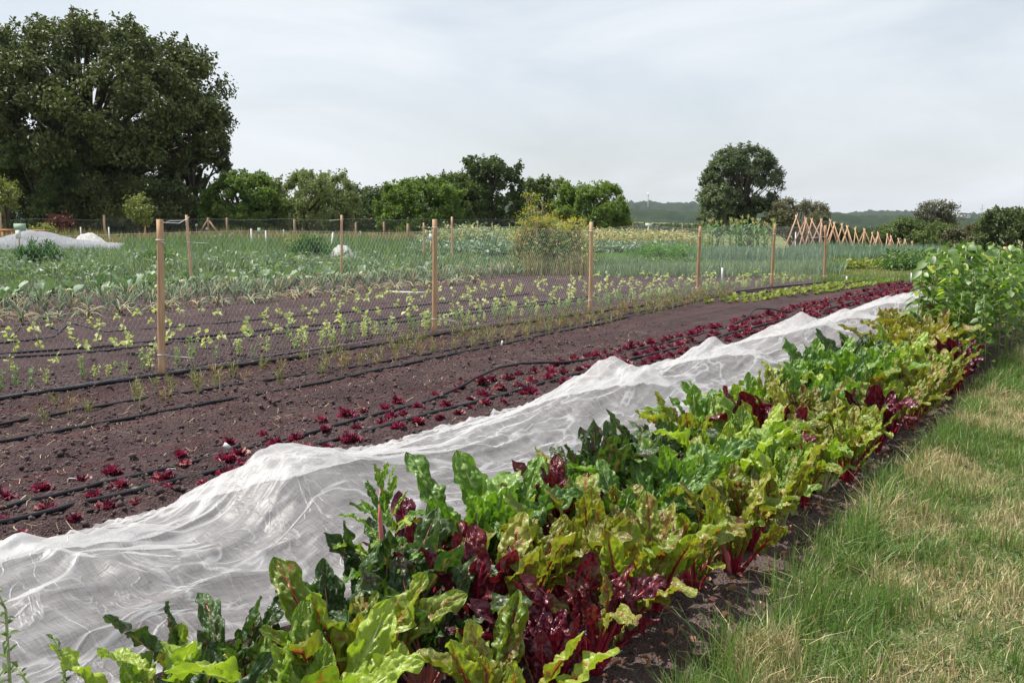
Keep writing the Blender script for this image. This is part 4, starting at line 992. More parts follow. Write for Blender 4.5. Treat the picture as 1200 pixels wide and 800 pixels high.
# bright fern mound
def fernmound(px, D, rx, h, mat, label, n, seed, name='asparagus_plant'):
    r = np.random.default_rng(seed); x, y = at(px, D); z = float(gz(x, y)); root = empty(name, (x, y, z), 0, label, 'asparagus')
    st = MB(); fo = MB(); ns_ = 26
    for i in range(ns_):
        a = r.uniform(0, 6.28); q = r.random()**.6*rx; e = np.array((math.cos(a)*q, math.sin(a)*q, h*(1-.45*(q/rx)**2)*r.uniform(.8, 1.1)))
        b0 = np.array((e[0]*.3, e[1]*.3, 0)); st.tube([b0, (b0+e)/2+np.array((0, 0, h*.1)), e], [.012, .009, .003], 5)
        k = n//ns_; t_ = r.uniform(.2, 1, k)[:, None]; P = b0*(1-t_)+e*t_+r.normal(0, .13, (k, 3))*np.array((1, 1, .6))*rx*.35*2
        P[:, 2] = np.abs(P[:, 2]); D_ = r.normal(0, 1, (k, 3))+np.array((0, 0, .8)); fo.leaves(P, r.uniform(.07, .16, k), None, asp=.13, D=D_, r=r)
    st.build('stem', M[mat], root); fo.build('fronds', M[mat], root)
fernmound(45, 29, .75, .95, 'fern', 'feathery asparagus clump at the left edge before the grey netting', 5200, 1)
fernmound(365, 34, .9, 1.0, 'fern', 'feathery asparagus clump left of the small white mound', 5200, 2)
fernmound(180, 31, .7, .55, 'fern', 'low feathery clump behind the first near stake', 3000, 3)
fernmound(775, 35, 1.4, .72, 'bright', 'bright green feathery mound right of the third near stake', 6500, 4)
fernmound(815, 37, 1.0, .62, 'bright', 'bright green feathery mound behind the fourth near stake', 4500, 5)

# ================================================================== FLOWERING FENNEL
def fennel(px, D, h, seed, label, fl=.62):
    r = np.random.default_rng(seed); x, y = at(px, D); z = float(gz(x, y)); root = empty('flowering_fennel', (x, y, z), 0, label, 'fennel', 'bolted fennel clump')
    st = MB(); fo = MB(); fl_ = MB()
    for i in range(7):
        a = r.uniform(0, 6.28); sp = r.uniform(.05, .30); hh_ = h*r.uniform(.62, 1.0)
        P = np.array([(math.cos(a)*sp*.3, math.sin(a)*sp*.3, 0), (math.cos(a)*sp*.6, math.sin(a)*sp*.6, hh_*.5), (math.cos(a)*sp*1.3, math.sin(a)*sp*1.3, hh_)])
        st.tube(P, [.014, .011, .005], 5)
        for j in range(4):
            t_ = r.uniform(.62, 1); c = P[0]*(1-t_)+P[2]*t_; e = c+np.array((r.normal(0, .18), r.normal(0, .18), r.uniform(.08, .26)))
            st.tube([c, e], [.005, .003], 4); k = 26
            Q = e+r.normal(0, 1, (k, 3))*np.array((.10, .10, .045)); N = r.normal(0, .3, (k, 3)); N[:, 2] += 1
            fl_.leaves(Q, r.uniform(.022, .05, k), N, asp=.9, r=r, mat=0)
        k = 150; t_ = r.uniform(.08, .85, k)[:, None]; Q = P[0]*(1-t_)+P[2]*t_+r.normal(0, 1, (k, 3))*np.array((.12, .12, .06)); D_ = r.normal(0, .7, (k, 3))+np.array((0, 0, 1)); Q[:, 2] = np.abs(Q[:, 2])
        fo.leaves(Q, r.uniform(.08, .18, k), None, asp=.10, D=D_, r=r, mat=r.integers(0, 2))
    st.build('stem', M['brownst'], root); fo.build('foliage', [M['weed'], M['weedt']], root); fl_.build('flower_heads', M['yflow'], root)
for i, (px, D, h, lb) in enumerate([(612, 30.0, 1.62, 'tall yellow flowering fennel, leftmost of the clump'), (624, 30.6, 2.25, 'tallest yellow flowering fennel of the clump'), (632, 29.6, 1.9, 'yellow flowering fennel right of the tallest one'),
    (642, 30.4, 1.55, 'yellow flowering fennel at the middle of the clump'), (651, 29.8, 1.75, 'yellow flowering fennel, lower, right of the middle'), (662, 30.5, 1.45, 'yellow flowering fennel, second from the clump\'s right end'), (672, 30.0, 1.65, 'yellow flowering fennel at the clump\'s right end'), (628, 31.4, 1.35, 'yellow flowering fennel at the back of the clump')]): fennel(px, D, h, 30+i, lb)
band('brown_stalks', 'thin brown dead stalks standing under the yellow fennel', 'stalks', ['brownst', 'weedt', 'weed'], 612, 692, 28.2, 32.5, 1100, .95, .016, r, .16, hn=.9)
band('brown_stalks', 'pale dry weeds tangled at the foot of the yellow fennel', 'weeds', ['weedt', 'weed', 'fern'], 600, 695, 28.5, 33, 420, 1.0, .0, r, kind='leaf', hn=.9, leafs=(.05, .12))

# white globes of flowering leeks
def globe(px, py, D, label, rr=.055):
    x, y = at(px, D); z = float(gz(x, y)); zt = H+(HY-py)/F*D; root = empty('flowering_leek', (x, y, z), 0, label, 'flowering leek', 'white leek flower globes')
    MB().tube([(0, 0, 0), (.02, 0, (zt-z)*.5), (0, 0, zt-z)], [.012, .010, .007], 5).build('stem', M['leek'], root)
    r = np.random.default_rng(int(px)); k = 160; N = r.normal(0, 1, (k, 3)); N /= np.linalg.norm(N, axis=1)[:, None]
    mb = MB(); mb.leaves(N*rr*.5+np.array((0, 0, zt-z)), rr*.6, r.normal(0, 1, (k, 3)), D=N, r=r); mb.build('flower_head', M['bulb'], root)
for px, py, lb in ((230, 264, 'white leek globe, highest, right of a thin stake'), (242, 268, 'white leek globe beside the braced post, upper'), (251, 277, 'white leek globe below right of the braced post'), (258, 275, 'white leek globe, right of the braced post'),
                   (269, 276, 'pale leek globe in a close pair, left one'), (272, 274, 'pale leek globe in a close pair, right one'), (263, 286, 'low white leek globe among green weeds'), (247, 288, 'lowest white leek globe above cabbages'), (221, 297, 'small white leek globe near the thin stake'),
                   (289, 288, 'white leek globe left of a white post')): globe(px, py, 41, lb)

# ================================================================== MESH COVERS FURTHER BACK
def meshmat(name, col, tr):
    m, t = newmat(name); b = NB(t); ob = b('ShaderNodeTexCoord').outputs['Object']
    n = b.noise(14, 4, ob, .6); d_ = b('ShaderNodeBsdfDiffuse', {'Color': col+(1,)}); tl = b('ShaderNodeBsdfTranslucent', {'Color': col+(1,)})
    a = b('ShaderNodeMixShader', {0: .4, 1: d_.outputs[0], 2: tl.outputs[0]}); f_ = b('ShaderNodeMapRange', {0: n, 1: .35, 2: .65, 3: tr*.5, 4: tr}).outputs[0]
    s = b('ShaderNodeMixShader', {0: f_, 1: a.outputs[0], 2: b('ShaderNodeBsdfTransparent').outputs[0]}); o = b('ShaderNodeOutputMaterial'); t.links.new(s.outputs[0], o.inputs[0]); return m
M['greynet'] = meshmat('grey_crop_net', (.40, .42, .46), .35); M['whitenet'] = meshmat('white_crop_net', (.70, .70, .69), .2)
def cover(px0, px1, D, dep, prof, mat, label, seed, name='crop_cover', rot=0):
    """cover laid over crops; prof: heights along its length from left to right"""
    a = np.array(at(px0, D)); b_ = np.array(at(px1, D+rot)); L_ = np.linalg.norm(b_-a); d = (b_-a)/L_; nn = np.array((-d[1], d[0]))
    u = np.linspace(0, 1, 110); v = np.linspace(-1, 1, 34); U_, V_ = np.meshgrid(u, v)
    hh_ = np.interp(U_+.02*V_, np.linspace(0, 1, len(prof)), prof)
    hz = hh_*np.clip(1-np.abs(V_)**2.4, 0, 1)**.8; hz = hz+.12*(fbm(U_*L_*1.1, V_*dep*2.4, 4, seed)-.5)*ss(0, .2, hz)+.02
    hz = hz+.05*(1-np.abs(2*vn(U_*L_*2.2, V_*dep*4, seed+5)-1))**3*ss(0, .2, hz)
    c = (a+b_)/2; X_ = a[0]+d[0]*L_*U_+nn[0]*V_*dep; Y_ = a[1]+d[1]*L_*U_+nn[1]*V_*dep*(1+.12*np.sin(U_*9+seed))
    g_ = float(T(*c)); P = np.stack([X_-c[0], Y_-c[1], T(X_, Y_)-g_+np.maximum(hz, .03)], -1)
    tag(MB().grid(P).build(name, M[mat], loc=(c[0], c[1], g_)), label, 'crop cover', 'mesh covers laid over crops at the back')
cover(-70, 200, 45, 1.4, [.7, .65, .6, .75, 1.05, .95, .7, .55, .5, .45, .3, .1], 'greynet', 'large grey mesh cover humped over crops at the left', 3, rot=1)
cover(-60, 50, 47, 1.1, [.75, .72, .7, .66, .2], 'whitenet', 'white fleece sheet lying over the grey mesh at left edge', 4)
cover(84, 128, 47.3, 1.0, [.3, .85, .9, .6, .2], 'whitenet', 'white fleece patch on the grey mesh left of the stakes', 5)
cover(366, 426, 34, .75, [.1, .36, .35, .62, .60, .25, .05], 'whitenet', 'small white mesh mound in the middle of the plot', 6)
cover(283, 350, 34.5, .6, [.12, .33, .25, .36, .28, .1], 'greynet', 'low grey mesh heap left of the small white mound', 7)

# ================================================================== POSTS, BACK FENCE, BENCH, BOARDS
def post(px, top, base, rr, mat, label, grp, name='wooden_post', lean=0, brace=0):
    D = 1.55*F/(base-HY); D = min(D, 62); x, y = at(px, D); z = float(gz(x, y)); zt = H+(HY-top)/F*D-z; dx = lean/F*D
    mb = MB(); v = np.array((_r[0], _r[1], 0))*dx
    mb.tube([(0, 0, -.1), tuple(v*.5+np.array((0, 0, zt*.5))), tuple(v+np.array((0, 0, zt)))], [rr, rr*.97, rr*.93], 10)
    if not brace: return tag(mb.build(name, M[mat], loc=(x, y, z)), label, 'post', grp)
    root = empty(name, (x, y, z), 0, label, 'post', grp); mb.build('upright', M[mat], root)
    for s_ in (-1, 1):
        e = np.array((_r[0], _r[1], 0))*s_*1.1; MB().tube([(0, 0, zt*.93), tuple(e+np.array((0, 0, -.05)))], rr*.75, 8).build('brace', M[mat], root)
G1 = 'posts of the back netting fence'
fp = []
for px, top, base, lb, br in ((-90, 255, 287, 'back fence post outside the left edge', 0), (0, 249, 288, 'thick back fence post at the left edge', 0), (122, 252, 287, 'back fence post left of the first near stake', 0), (169, 255, 287.5, 'back fence post just left of the first near stake', 0), (244, 255, 286, 'braced back fence post with two slanting struts', 1),
     (266, 255, 286, 'back fence post right of the braced one', 0), (345, 257, 286, 'back fence post left of the small white mound', 0), (417, 261, 286, 'back fence post right of the third stake from left', 0), (450, 260, 286, 'thin back fence post left of picture centre', 0), (478, 262, 287, 'thick pale back fence post left of the second near stake', 0)):
    post(px, top, base, .09 if px in (0, 478) else .075, 'oldwood' if px not in (0, 122, 169) else 'pole', lb, G1, 'fence_post', brace=br)
    fp.append(at(px, min(62, 1.55*F/(base-HY))+.15))
fp.append(at(560, 66)); fp.append(at(700, 74)); fp.append(at(860, 84))
for px, D in ((560, 66), (640, 70), (742, 76), (800, 80)):
    x, y = at(px, D); tag(MB().tube([(0, 0, -.1), (0, 0, .8), (0, 0, 1.45)], .06, 8).build('fence_post', M['oldwood'], loc=(x, y, float(T(x, y)))), f'far back fence post {dict(((560, "above the bolted kale"), (640, "behind the yellow fennel"), (742, "in the gap before the round tree"), (800, "left of the round tree")))[px]}', 'post', G1)
netting(fp, .05, 1.62, .075, .0026, 'dark netting of the back fence in front of the trees', 'darkwire', 'fence_netting', seed=3)
G2 = 'white marker posts in the weeds'
for px, top, base, ln, lb in ((94, 266, 292, 0, 'white post behind the grey mesh, second from left'), (127, 266, 293, 0, 'white post at the right part of the grey mesh'), (30, 268, 296, 0, 'white post left of centre by the green board'), (220, 267, 300, 0, 'white post behind the thin stake at left'),
     (294, 268, 301, 0, 'white post, left of a pair beside a labelled stake'), (311, 270, 301, 0, 'white post, right of a pair beside a labelled stake'), (332, 269, 290, 0, 'short distant white post before the trees'), (386, 272, 303, 4, 'white post leaning right above the small white mound'), (422, 271, 289, 0, 'tiny white post in the far weeds')):
    post(px, top, base, .035, 'white', lb, G2, 'marker_post', ln)
def board(px, top, base, bw, bh, cmat, label, stakemat='wood', paper=False, tilt=0):
    D = 1.55*F/(base-HY); x, y = at(px, D); z = float(gz(x, y)); h = H+(HY-top)/F*D-z; root = empty('labelled_stake', (x, y, z), YAW, label, 'sign', 'labelled stakes in the beds')
    MB().box((0, 0, h*.45), (.05, .03, h*.98), tilt=tilt).build('stake', M[stakemat], root)
    MB().box((bw*.15, -.03, h-bh/2), (bw, .015, bh), tilt=tilt).build('board', M[cmat], root)
    if paper: MB().box((0, -.045, h-bh-.14), (.22, .01, .36)).build('paper', M['white'], root)
board(21, 262, 302, .50, .30, 'signg', 'pale green board with white sheet on a wooden stake at left', paper=True)
board(303, 267, 302, .14, .26, 'signg', 'wooden stake with grey green label between two white posts')
board(504, 274, 311, .12, .22, 'white', 'leaning stake with white and red label behind second near stake', tilt=.07)
x, y = at(504, 33.6); 
# bench like trestles of orange wood at the left edge
def trestle(px, D, L_, label, h=.62):
    x, y = at(px, D); z = float(gz(x, y)); root = empty('wooden_bench', (x, y, z), YAW, label, 'bench', 'orange wooden benches behind the grey mesh')
    MB().box((0, 0, h), (L_, .34, .09)).build('seat', M['benchw'], root)
    for s_ in (-1, 1): MB().box((s_*(L_/2-.1), 0, h/2-.02), (.12, .30, h-.05)).build('leg', M['benchw'], root)
trestle(9, 54, .70, 'small orange wooden bench standing left of the green board', 1.02)
trestle(30, 54.5, .55, 'small orange wooden bench behind the green board', 1.0)
trestle(45, 55, 1.0, 'longer orange wooden bench right of the green board', .98)
post(760, 263, 289, .03, 'steel', 'tall thin grey pole with white top in the gap', 'pole', 'metal_pole')
D = 58; x, y = at(760, D); tag(MB().box((x, y, H-5.5/F*D*1.0+.0), (.34, .10, .14), YAW).build('pole_lamp', M['white']), 'small white head on top of the thin grey pole', 'lamp')
post(933, 272, 291, .03, 'white', 'white bent pipe standing right of the maize', 'pole', 'white_pipe')
# green tarpaulin tied to a post at the right edge
x, y = at(1180, 26); z = float(T(x, y)); root = empty('tarpaulin_cover', (x, y, z), YAW, 'green tarpaulin sloping from a wooden post at the right edge', 'tarpaulin')
MB().tube([(0, 0, -.05), (0, 0, .4), (.01, 0, .86)], .06, 8).build('post', M['wood'], root)
u, v = np.meshgrid(np.linspace(0, 1, 20), np.linspace(0, 1, 8)); P = np.stack([.05+u*1.5, -.1+v*.8, .84-u*.62+.03*np.sin(u*9+v*5)-.25*v*(1-v)], -1)
MB().grid(P).grid(P-np.array((0, 0, .012))).build('sheet', M['tarp'], root)

# ================================================================== POLE FRAMES FOR BEANS
tops = [(932, 252), (943, 256), (954, 256), (963, 258), (972, 258), (978, 261), (986, 263), (993, 266), (1003, 267), (1014, 269), (1025, 272), (1029, 273), (1040, 275), (1046, 277), (1055, 279), (1061, 281), (1070, 283)]
r = np.random.default_rng(60); fr = []
for i, (px, py) in enumerate(tops):
    D = 47+i*1.35; x, y = at(px, D); z = float(T(x, y)); zt = H+(HY-py)/F*D-z
    root = empty('bean_support', (x, y, z), YAW+r.normal(0, .2)); fr.append(root)
    sp = r.uniform(.60, .80); lean = r.normal(0, .06)
    for s_ in (-1, 1):
        for dpt in ((-.5, .5) if i % 2 else (-.5,)):
            b0 = np.array((s_*sp+r.normal(0, .05), dpt+r.normal(0, .05), -.05)); tp = np.array((lean-s_*.05, 0, zt+r.uniform(.0, .10)))
            MB().tube([b0, (b0+tp)/2+r.normal(0, .012, 3), tp], [.034, .032, .024], 6).build('pole', M['pole'], root)
    a = np.linspace(0, 2*PI, 9); MB().tube(np.stack([lean+.045*np.cos(a), .045*np.sin(a), zt-.06+0*a], -1), .012, 5, cap=False).build('tie', M['tie'], root)
for i, o in enumerate(fr): tag(o, f'crossed hazel bean support tied at the top, {ORD[i]} from the left above the leeks' , 'bean support', 'crossed hazel supports above the leeks')

# ================================================================== MAIZE
def maize_proto(k):
    def mk():
        r = np.random.default_rng(900+k); root = empty('maize_plant'); st = MB(); fo = MB(); ta = MB(); h = 1.45
        st.tube([(0, 0, -.02), (0, 0, h*.5), (.02, 0, h)], [.02, .017, .008], 6)
        for i in range(11):
            a = i*PI+r.normal(0, .5); z0 = .12+i*.115; L_ = r.uniform(.5, .75); t_ = np.linspace(0, 1, 7); el = r.uniform(.9, 1.2)
            rad = L_*t_*math.cos(el)*1.5; zz = z0+L_*math.sin(el)*(t_-.75*t_**2.2); wd = .042*np.sin(PI*np.clip(t_*.93+.07, 0, 1))**.6
            c, s = math.cos(a), math.sin(a); L1 = np.stack([rad*c-wd*s, rad*s+wd*c, zz+.01], -1); L2 = np.stack([rad*c+wd*s, rad*s-wd*c, zz+.01], -1); L0 = np.stack([rad*c, rad*s, zz], -1)
            fo.grid(np.stack([L1, L0, L2], 0), tint=float(r.random()))
        for i in range(9):
            a = r.uniform(0, 6.28); q = r.uniform(.02, .14); ta.tube([(0, 0, h-.03), (math.cos(a)*q*.5, math.sin(a)*q*.5, h+.14), (math.cos(a)*q, math.sin(a)*q, h+r.uniform(.2, .3))], [.008, .009, .004], 4)
        st.build('stalk', M['corn'], root); fo.build('leaves', M['corn'], root); ta.build('tassel', M['tassel'], root); return root
    return mk
MP = Proto([maize_proto(k) for k in range(5)]); r = np.random.default_rng(61); lst = []
for row in range(3):
    for i, px in enumerate(np.linspace(824 if row else 832, 905, 11)):
        if px < 850 and r.random() < .35: continue
        D = 45+row*.9; x, y = at(px+r.normal(0, 2), D); sc = (.88 if px < 850 else .97)*r.uniform(.9, 1.12)
        lst.append((MP.get(int(r.integers(0, 5)), (x, y, float(T(x, y))), r.uniform(0, 6.28), sc), 'maize plant with pale tassel', row))
for row in range(3): label_row([(a, b) for a, b, c in lst if c == row], ('the front maize row', 'the middle maize row', 'the back maize row')[row], 'maize plant', 'maize plants behind the leeks', 'from the near end', 'from the far end', 12, 8)

# ================================================================== TALL HEART LEAVED PLANTS
def heart(mb, c, D, N, s, mat, tint):
    D = D-N*np.dot(D, N); D /= np.linalg.norm(D)+1e-9; S = np.cross(N, D)
    o = np.array([(0, -.02), (.28, -.12), (.44, .12), (.42, .42), (.24, .74), (0, 1.0), (-.24, .74), (-.42, .42), (-.44, .12), (-.28, -.12)])
    mid = np.array([(0, .15, 0), (0, .42, 0), (0, .72, 0)])
    v = [c+s*(S*a+D*b_+N*(.18*abs(a)-.16*b_*b_)) for a, b_ in o]+[c+s*(D*b_-N*(.16*b_*b_+.02)) for a, b_, _ in mid]
    tr = [(0, 1, 10), (1, 2, 10), (2, 3, 11), (2, 11, 10), (3, 4, 12), (3, 12, 11), (4, 5, 12), (5, 6, 12), (6, 7, 12), (7, 11, 12), (7, 8, 11), (8, 10, 11), (8, 9, 10), (9, 0, 10)]
    mb.add(v, tris=tr, mat=mat, tint=tint)
def tall_proto(k):
    def mk():
        r = np.random.default_rng(950+k); root = empty('heart_leaved_plant'); st = MB(); fo = MB(); h = 1.22*r.uniform(.92, 1.06)
        lx, ly = r.normal(0, .05, 2); st.tube([(0, 0, -.02), (lx*.4, ly*.4, h*.5), (lx, ly, h)], [.011, .009, .005], 6)
        n = 36
        for i in range(n):
            q = (i/n)**.62; z0 = h*(.16+.84*q); a = i*2.4+r.normal(0, .3); pl = (.16-.10*q)*r.uniform(.8, 1.2); el = .25+.6*q
            b0 = np.array((lx*z0/h, ly*z0/h, z0-.02)); e = b0+np.array((math.cos(a)*pl*math.cos(el), math.sin(a)*pl*math.cos(el), pl*math.sin(el)))
            st.tube([b0, e], [.003, .002], 4, cap=False); D_ = np.array((math.cos(a), math.sin(a), -.25-.5*(1-q))); N = np.array((math.cos(a)*.35, math.sin(a)*.35, .9))+r.normal(0, .28, 3)+np.array((-.2, .05, 0)); N /= np.linalg.norm(N)
            sz = (.106*r.uniform(.7, 1.2)) if q > .35 else .085*r.uniform(.7, 1.2)
            heart(fo, e, D_, N, sz, 1 if r.random() < .12 else 0, float(r.random()))
        st.build('stem', M['sunst'], root); fo.build('foliage', [M['sun1'], M['sun2']], root); return root
    return mk
TP = Proto([tall_proto(k) for k in range(8)]); r = np.random.default_rng(62)
for rx, nm in ((-1.42, 'the grass-side row'), (-1.66, 'the second row from grass'), (-1.88, 'the third row from grass'), (-2.08, 'the row nearest the fleece')):
    lst = []; y = 11.2+(rx+2.2)*-.6
    while y < 17.5:
        x = rx+r.normal(0, .05); sc = r.uniform(.92, 1.08)*(1.0 if y < 14 else .93)*(.82 if rx > -1.7 else 1.0)*(1-.25*ss(11.6, 10.8, y))
        lst.append((TP.get(int(r.integers(0, 8)), (x, y, float(gz(x, y))), r.uniform(0, 6.28), sc), 'tall heart leaved green plant')); y += r.uniform(.26, .36)
    label_row(lst, nm, 'leafy plant', 'tall heart leaved plants at the end of the chard bed', 'from the front', 'from the far end', 13, 13)

# ================================================================== WEEDS IN THE NEAR LEFT CORNER
def weed_sprig(px, py, pz, h, label, seed):
    d = ray(px, py); t_ = (pz-H)/d[2]; x, y = float(d[0]*t_), float(d[1]*t_); r = np.random.default_rng(seed)
    z = float(gz(x, y)); hh_ = pz-z; root = empty('weed_sprig', (x, y, z), 0, label, 'weed', 'weeds poking up in the near left corner')
    st = MB(); fo = MB(); P = np.array([(0, 0, 0), (.01, .0, hh_*.5), (-.005, .01, hh_*.85), (-.02, -.01, hh_)]); st.tube(P, [.006, .005, .004, .002], 6)
    n = 34; q = r.uniform(.45, 1, n); C = np.stack([np.interp(q, [0, .5, .85, 1], P[:, k]) for k in range(3)], -1); a = r.uniform(0, 6.28, n)
    Dn = np.stack([np.cos(a), np.sin(a), r.uniform(.4, 1.6, n)], -1); N = r.normal(0, .4, (n, 3)); N[:, 2] += .6
    fo.leaves(C, r.uniform(.018, .05, n)*(1.25-.6*q), N, asp=.42, D=Dn, r=r); st.build('stem', M['peast'], root); fo.build('leaves', M['weed'], root)
weed_sprig(70, 745, .42, .4, 'green weed sprig with bud tip before the fleece at bottom left', 1)
weed_sprig(30, 782, .38, .3, 'short weed sprig at the bottom left corner', 2)
weed_sprig(2, 685, .52, .5, 'tall weed stem cut by the left edge', 3)

# ================================================================== TREES
def tree(px, D, halfw, top, bottom, mat, label, name, seed, n=26000, leaf=.22, shape='dome', trunk=.25, cat='tree', nclump=None, grp=None, dens=1.0, depthr=None, gap=.0, csc=.135, limbs=12, mat2=None):
    """crown: heights from pixel rows at depth D; leaf sized faces spread through clumps on a limb frame"""
    r = np.random.default_rng(seed); x, y = at(px, D); z0 = float(T(x, y)); Wm = halfw/F*D
    zt = H+(HY-top)/F*D-z0; zb = H+(HY-bottom)/F*D-z0; zb = max(zb, .1)
    root = empty(name, (x, y, z0), r.uniform(0, 6.28)*0, label, cat, grp)
    Dm = depthr or Wm*.85; nclump = nclump or int(110+Wm*30)
    cl = []
    while len(cl) < nclump:
        p = r.uniform(-1, 1, 3)
        q = np.linalg.norm(p)
        if q > 1 or q < .35*r.random(): continue
        p = p/q*q**.55
        if shape == 'bush': p = p*(np.linalg.norm(p)/(np.sum(p**4)**.25))**.8
        if shape == 'dome':            # broad, widest at mid height, foliage to the ground
            zz = (p[2]+1)/2; rad = 1.0; X_ = p[0]*(1 if zz > .15 else .9); Y_ = p[1]
        elif shape == 'oval': zz = (p[2]+1)/2; X_ = p[0]*(1.02-.42*zz)+.12*(zz-.4); Y_ = p[1]*(1.05-.35*zz)
        elif shape == 'bush': zz = max(0, p[2]*.62+.36); X_ = p[0]; Y_ = p[1]
        c = np.array((X_*Wm*.93, Y_*Dm*.93, zb+(zt-zb)*zz*.95))
        lump = fbm(c[0]*2.2/Wm+seed, c[2]*2.2/Wm+c[1]*.7/Wm, 2, seed)
        if lump < gap: continue
        c[2] *= .90+.2*lump if shape != 'oval' else 1
        cl.append(c)
    cl = np.array(cl); scl = max(.45, Wm*csc)
    fo = MB(); per = np.maximum(20, (n/nclump*r.uniform(.5, 1.5, nclump)).astype(int)); idx = np.repeat(np.arange(nclump), per)
    rs = (scl*r.uniform(.55, 1.15, nclump))[idx][:, None]; dv = r.normal(0, 1, (len(idx), 3)); dv /= np.linalg.norm(dv, axis=1)[:, None]
    rad = r.random((len(idx), 1))**.45
    P = cl[idx]+dv*rad*rs*np.array((1, 1, .72)); 
    # twiggy outline: some leaves stray along short shoots
    k = r.random(len(P)) < .10; P[k] += (dv*rs)[k]*r.uniform(.1, .4, (k.sum(), 1))
    # short leafy shoots standing out of the clumps
    nsh = nclump*2; ci = r.integers(0, nclump, nsh); sv = r.normal(0, .45, (nsh, 3)); sv[:, 2] = np.abs(sv[:, 2])+.45; sv /= np.linalg.norm(sv, axis=1)[:, None]; sl_ = scl*r.uniform(.7, 1.6, nsh)
    ks = r.random(len(P)) < .22; wi = r.integers(0, nsh, ks.sum()); tq = r.random(ks.sum())[:, None]; P[ks] = cl[ci[wi]]+sv[wi]*sl_[wi][:, None]*tq+r.normal(0, .05*scl, (ks.sum(), 3))*(1.3-tq)
    zmx = np.percentile(P[:, 2], 99.9); P[:, 2] = np.where(P[:, 2] > zb, zb+(P[:, 2]-zb)*(zt-zb)/(zmx-zb), P[:, 2])
    hx = P[:, :2]@_r[:2]; P[:, :2] += np.outer(hx*(Wm/np.percentile(np.abs(hx), 99.6)-1), _r[:2])
    P[:, 2] = np.clip(P[:, 2], .05, zt*1.005)
    c0 = np.array((0, 0, (zt+zb)*.4)); out_ = P-c0; out_ /= np.linalg.norm(out_, axis=1)[:, None]+1e-6
    N = dv*.7+out_*.5+r.normal(0, .75, P.shape)+np.array((0, 0, .35)); tint = np.clip(r.random(nclump)[idx]*.6+r.random(len(idx))*.4, 0, 1)
    fo.leaves(P, leaf*r.uniform(.6, 1.3, len(P)), N, r=r, tint=tint, asp=.6, mat=0 if not mat2 else (r.random(1)[0] > 2)*1)
    fo.build('crown', M[mat], root, smooth=False)
    tr = MB(); pts = [(0, 0, -.3), (r.normal(0, .1), r.normal(0, .1), zt*.25), (r.normal(0, .2), r.normal(0, .2), zt*.55), (r.normal(0, .3), 0, zt*.8)]
    tr.tube(pts, [trunk*1.25, trunk, trunk*.6, trunk*.2], 9)
    for i in r.choice(nclump, min(limbs, nclump), replace=False):
        e = cl[i]; h0 = min(e[2]*.7, zt*.6)*r.uniform(.4, .95); b0 = np.array((0, 0, h0)); m_ = (b0+e)/2+np.array((0, 0, .12*zt*r.random()))
        tr.tube([b0, m_, e, e+(e-m_)*.25], [trunk*.5, trunk*.3, trunk*.12, trunk*.03], 6)
    tr.build('trunk', M['bark'], root); return root
GT = 'trees and bushes bordering the field'
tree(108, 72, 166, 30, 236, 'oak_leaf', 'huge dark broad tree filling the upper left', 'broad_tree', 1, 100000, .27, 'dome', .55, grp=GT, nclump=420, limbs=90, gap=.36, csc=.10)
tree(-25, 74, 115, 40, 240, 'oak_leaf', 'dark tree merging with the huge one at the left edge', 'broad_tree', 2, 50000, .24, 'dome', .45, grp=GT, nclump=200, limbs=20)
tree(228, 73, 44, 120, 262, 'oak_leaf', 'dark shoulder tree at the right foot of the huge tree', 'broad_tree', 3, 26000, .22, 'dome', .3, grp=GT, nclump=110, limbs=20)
tree(45, 68, 70, 160, 268, 'bush_leaf', 'green bushy tree below the huge tree at far left', 'bushy_tree', 4, 26000, .20, 'bush', .25, grp=GT)
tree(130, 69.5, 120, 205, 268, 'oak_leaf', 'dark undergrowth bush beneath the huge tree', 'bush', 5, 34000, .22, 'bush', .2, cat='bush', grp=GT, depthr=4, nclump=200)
tree(280, 67, 52, 201, 268, 'fresh_leaf', 'fresh green bush right of the huge tree', 'bush', 6, 26000, .20, 'bush', .2, cat='bush', grp=GT)
tree(358, 70, 62, 200, 268, 'willow_leaf', 'olive green willow bush left of the middle gap', 'willow_bush', 7, 34000, .17, 'bush', .2, cat='bush', grp=GT)
tree(425, 84, 56, 217, 268, 'dark_leaf', 'low dark bush between willow and middle group', 'bush', 8, 22000, .20, 'bush', .2, cat='bush', grp=GT)
tree(495, 74, 54, 209, 268, 'fresh_leaf', 'green bush at the left of the middle group', 'bush', 9, 26000, .20, 'bush', .2, cat='bush', grp=GT)
tree(530, 77, 40, 203, 268, 'bush_leaf', 'mid green bush in front of the dark middle tree', 'bush', 10, 20000, .20, 'bush', .2, cat='bush', grp=GT)
tree(574, 79, 40, 184, 268, 'dark_leaf', 'dark tallest tree of the middle group', 'bushy_tree', 11, 30000, .22, 'bush', .3, grp=GT)
tree(640, 82, 40, 208, 268, 'bush_leaf', 'green tree behind the yellow fennel', 'bushy_tree', 12, 22000, .21, 'bush', .25, grp=GT)
tree(695, 74, 46, 214, 272, 'fresh_leaf', 'rounded green bush right of the yellow fennel', 'bush', 13, 30000, .19, 'bush', .2, cat='bush', grp=GT)
tree(455, 90, 40, 226, 268, 'dark_leaf', 'low dark thicket behind the middle group', 'bush', 14, 12000, .22, 'bush', .15, cat='bush', grp=GT)
tree(868, 92, 46, 170, 258, 'alder_leaf', 'lone oval tree standing behind the maize', 'oval_tree', 15, 40000, .19, 'oval', .2, grp=GT, gap=.27, nclump=300, limbs=70, csc=.115)
tree(840, 91, 24, 215, 268, 'alder_leaf', 'low side bush at the left foot of the lone tree', 'bush', 16, 10000, .2, 'bush', .15, cat='bush', grp=GT)
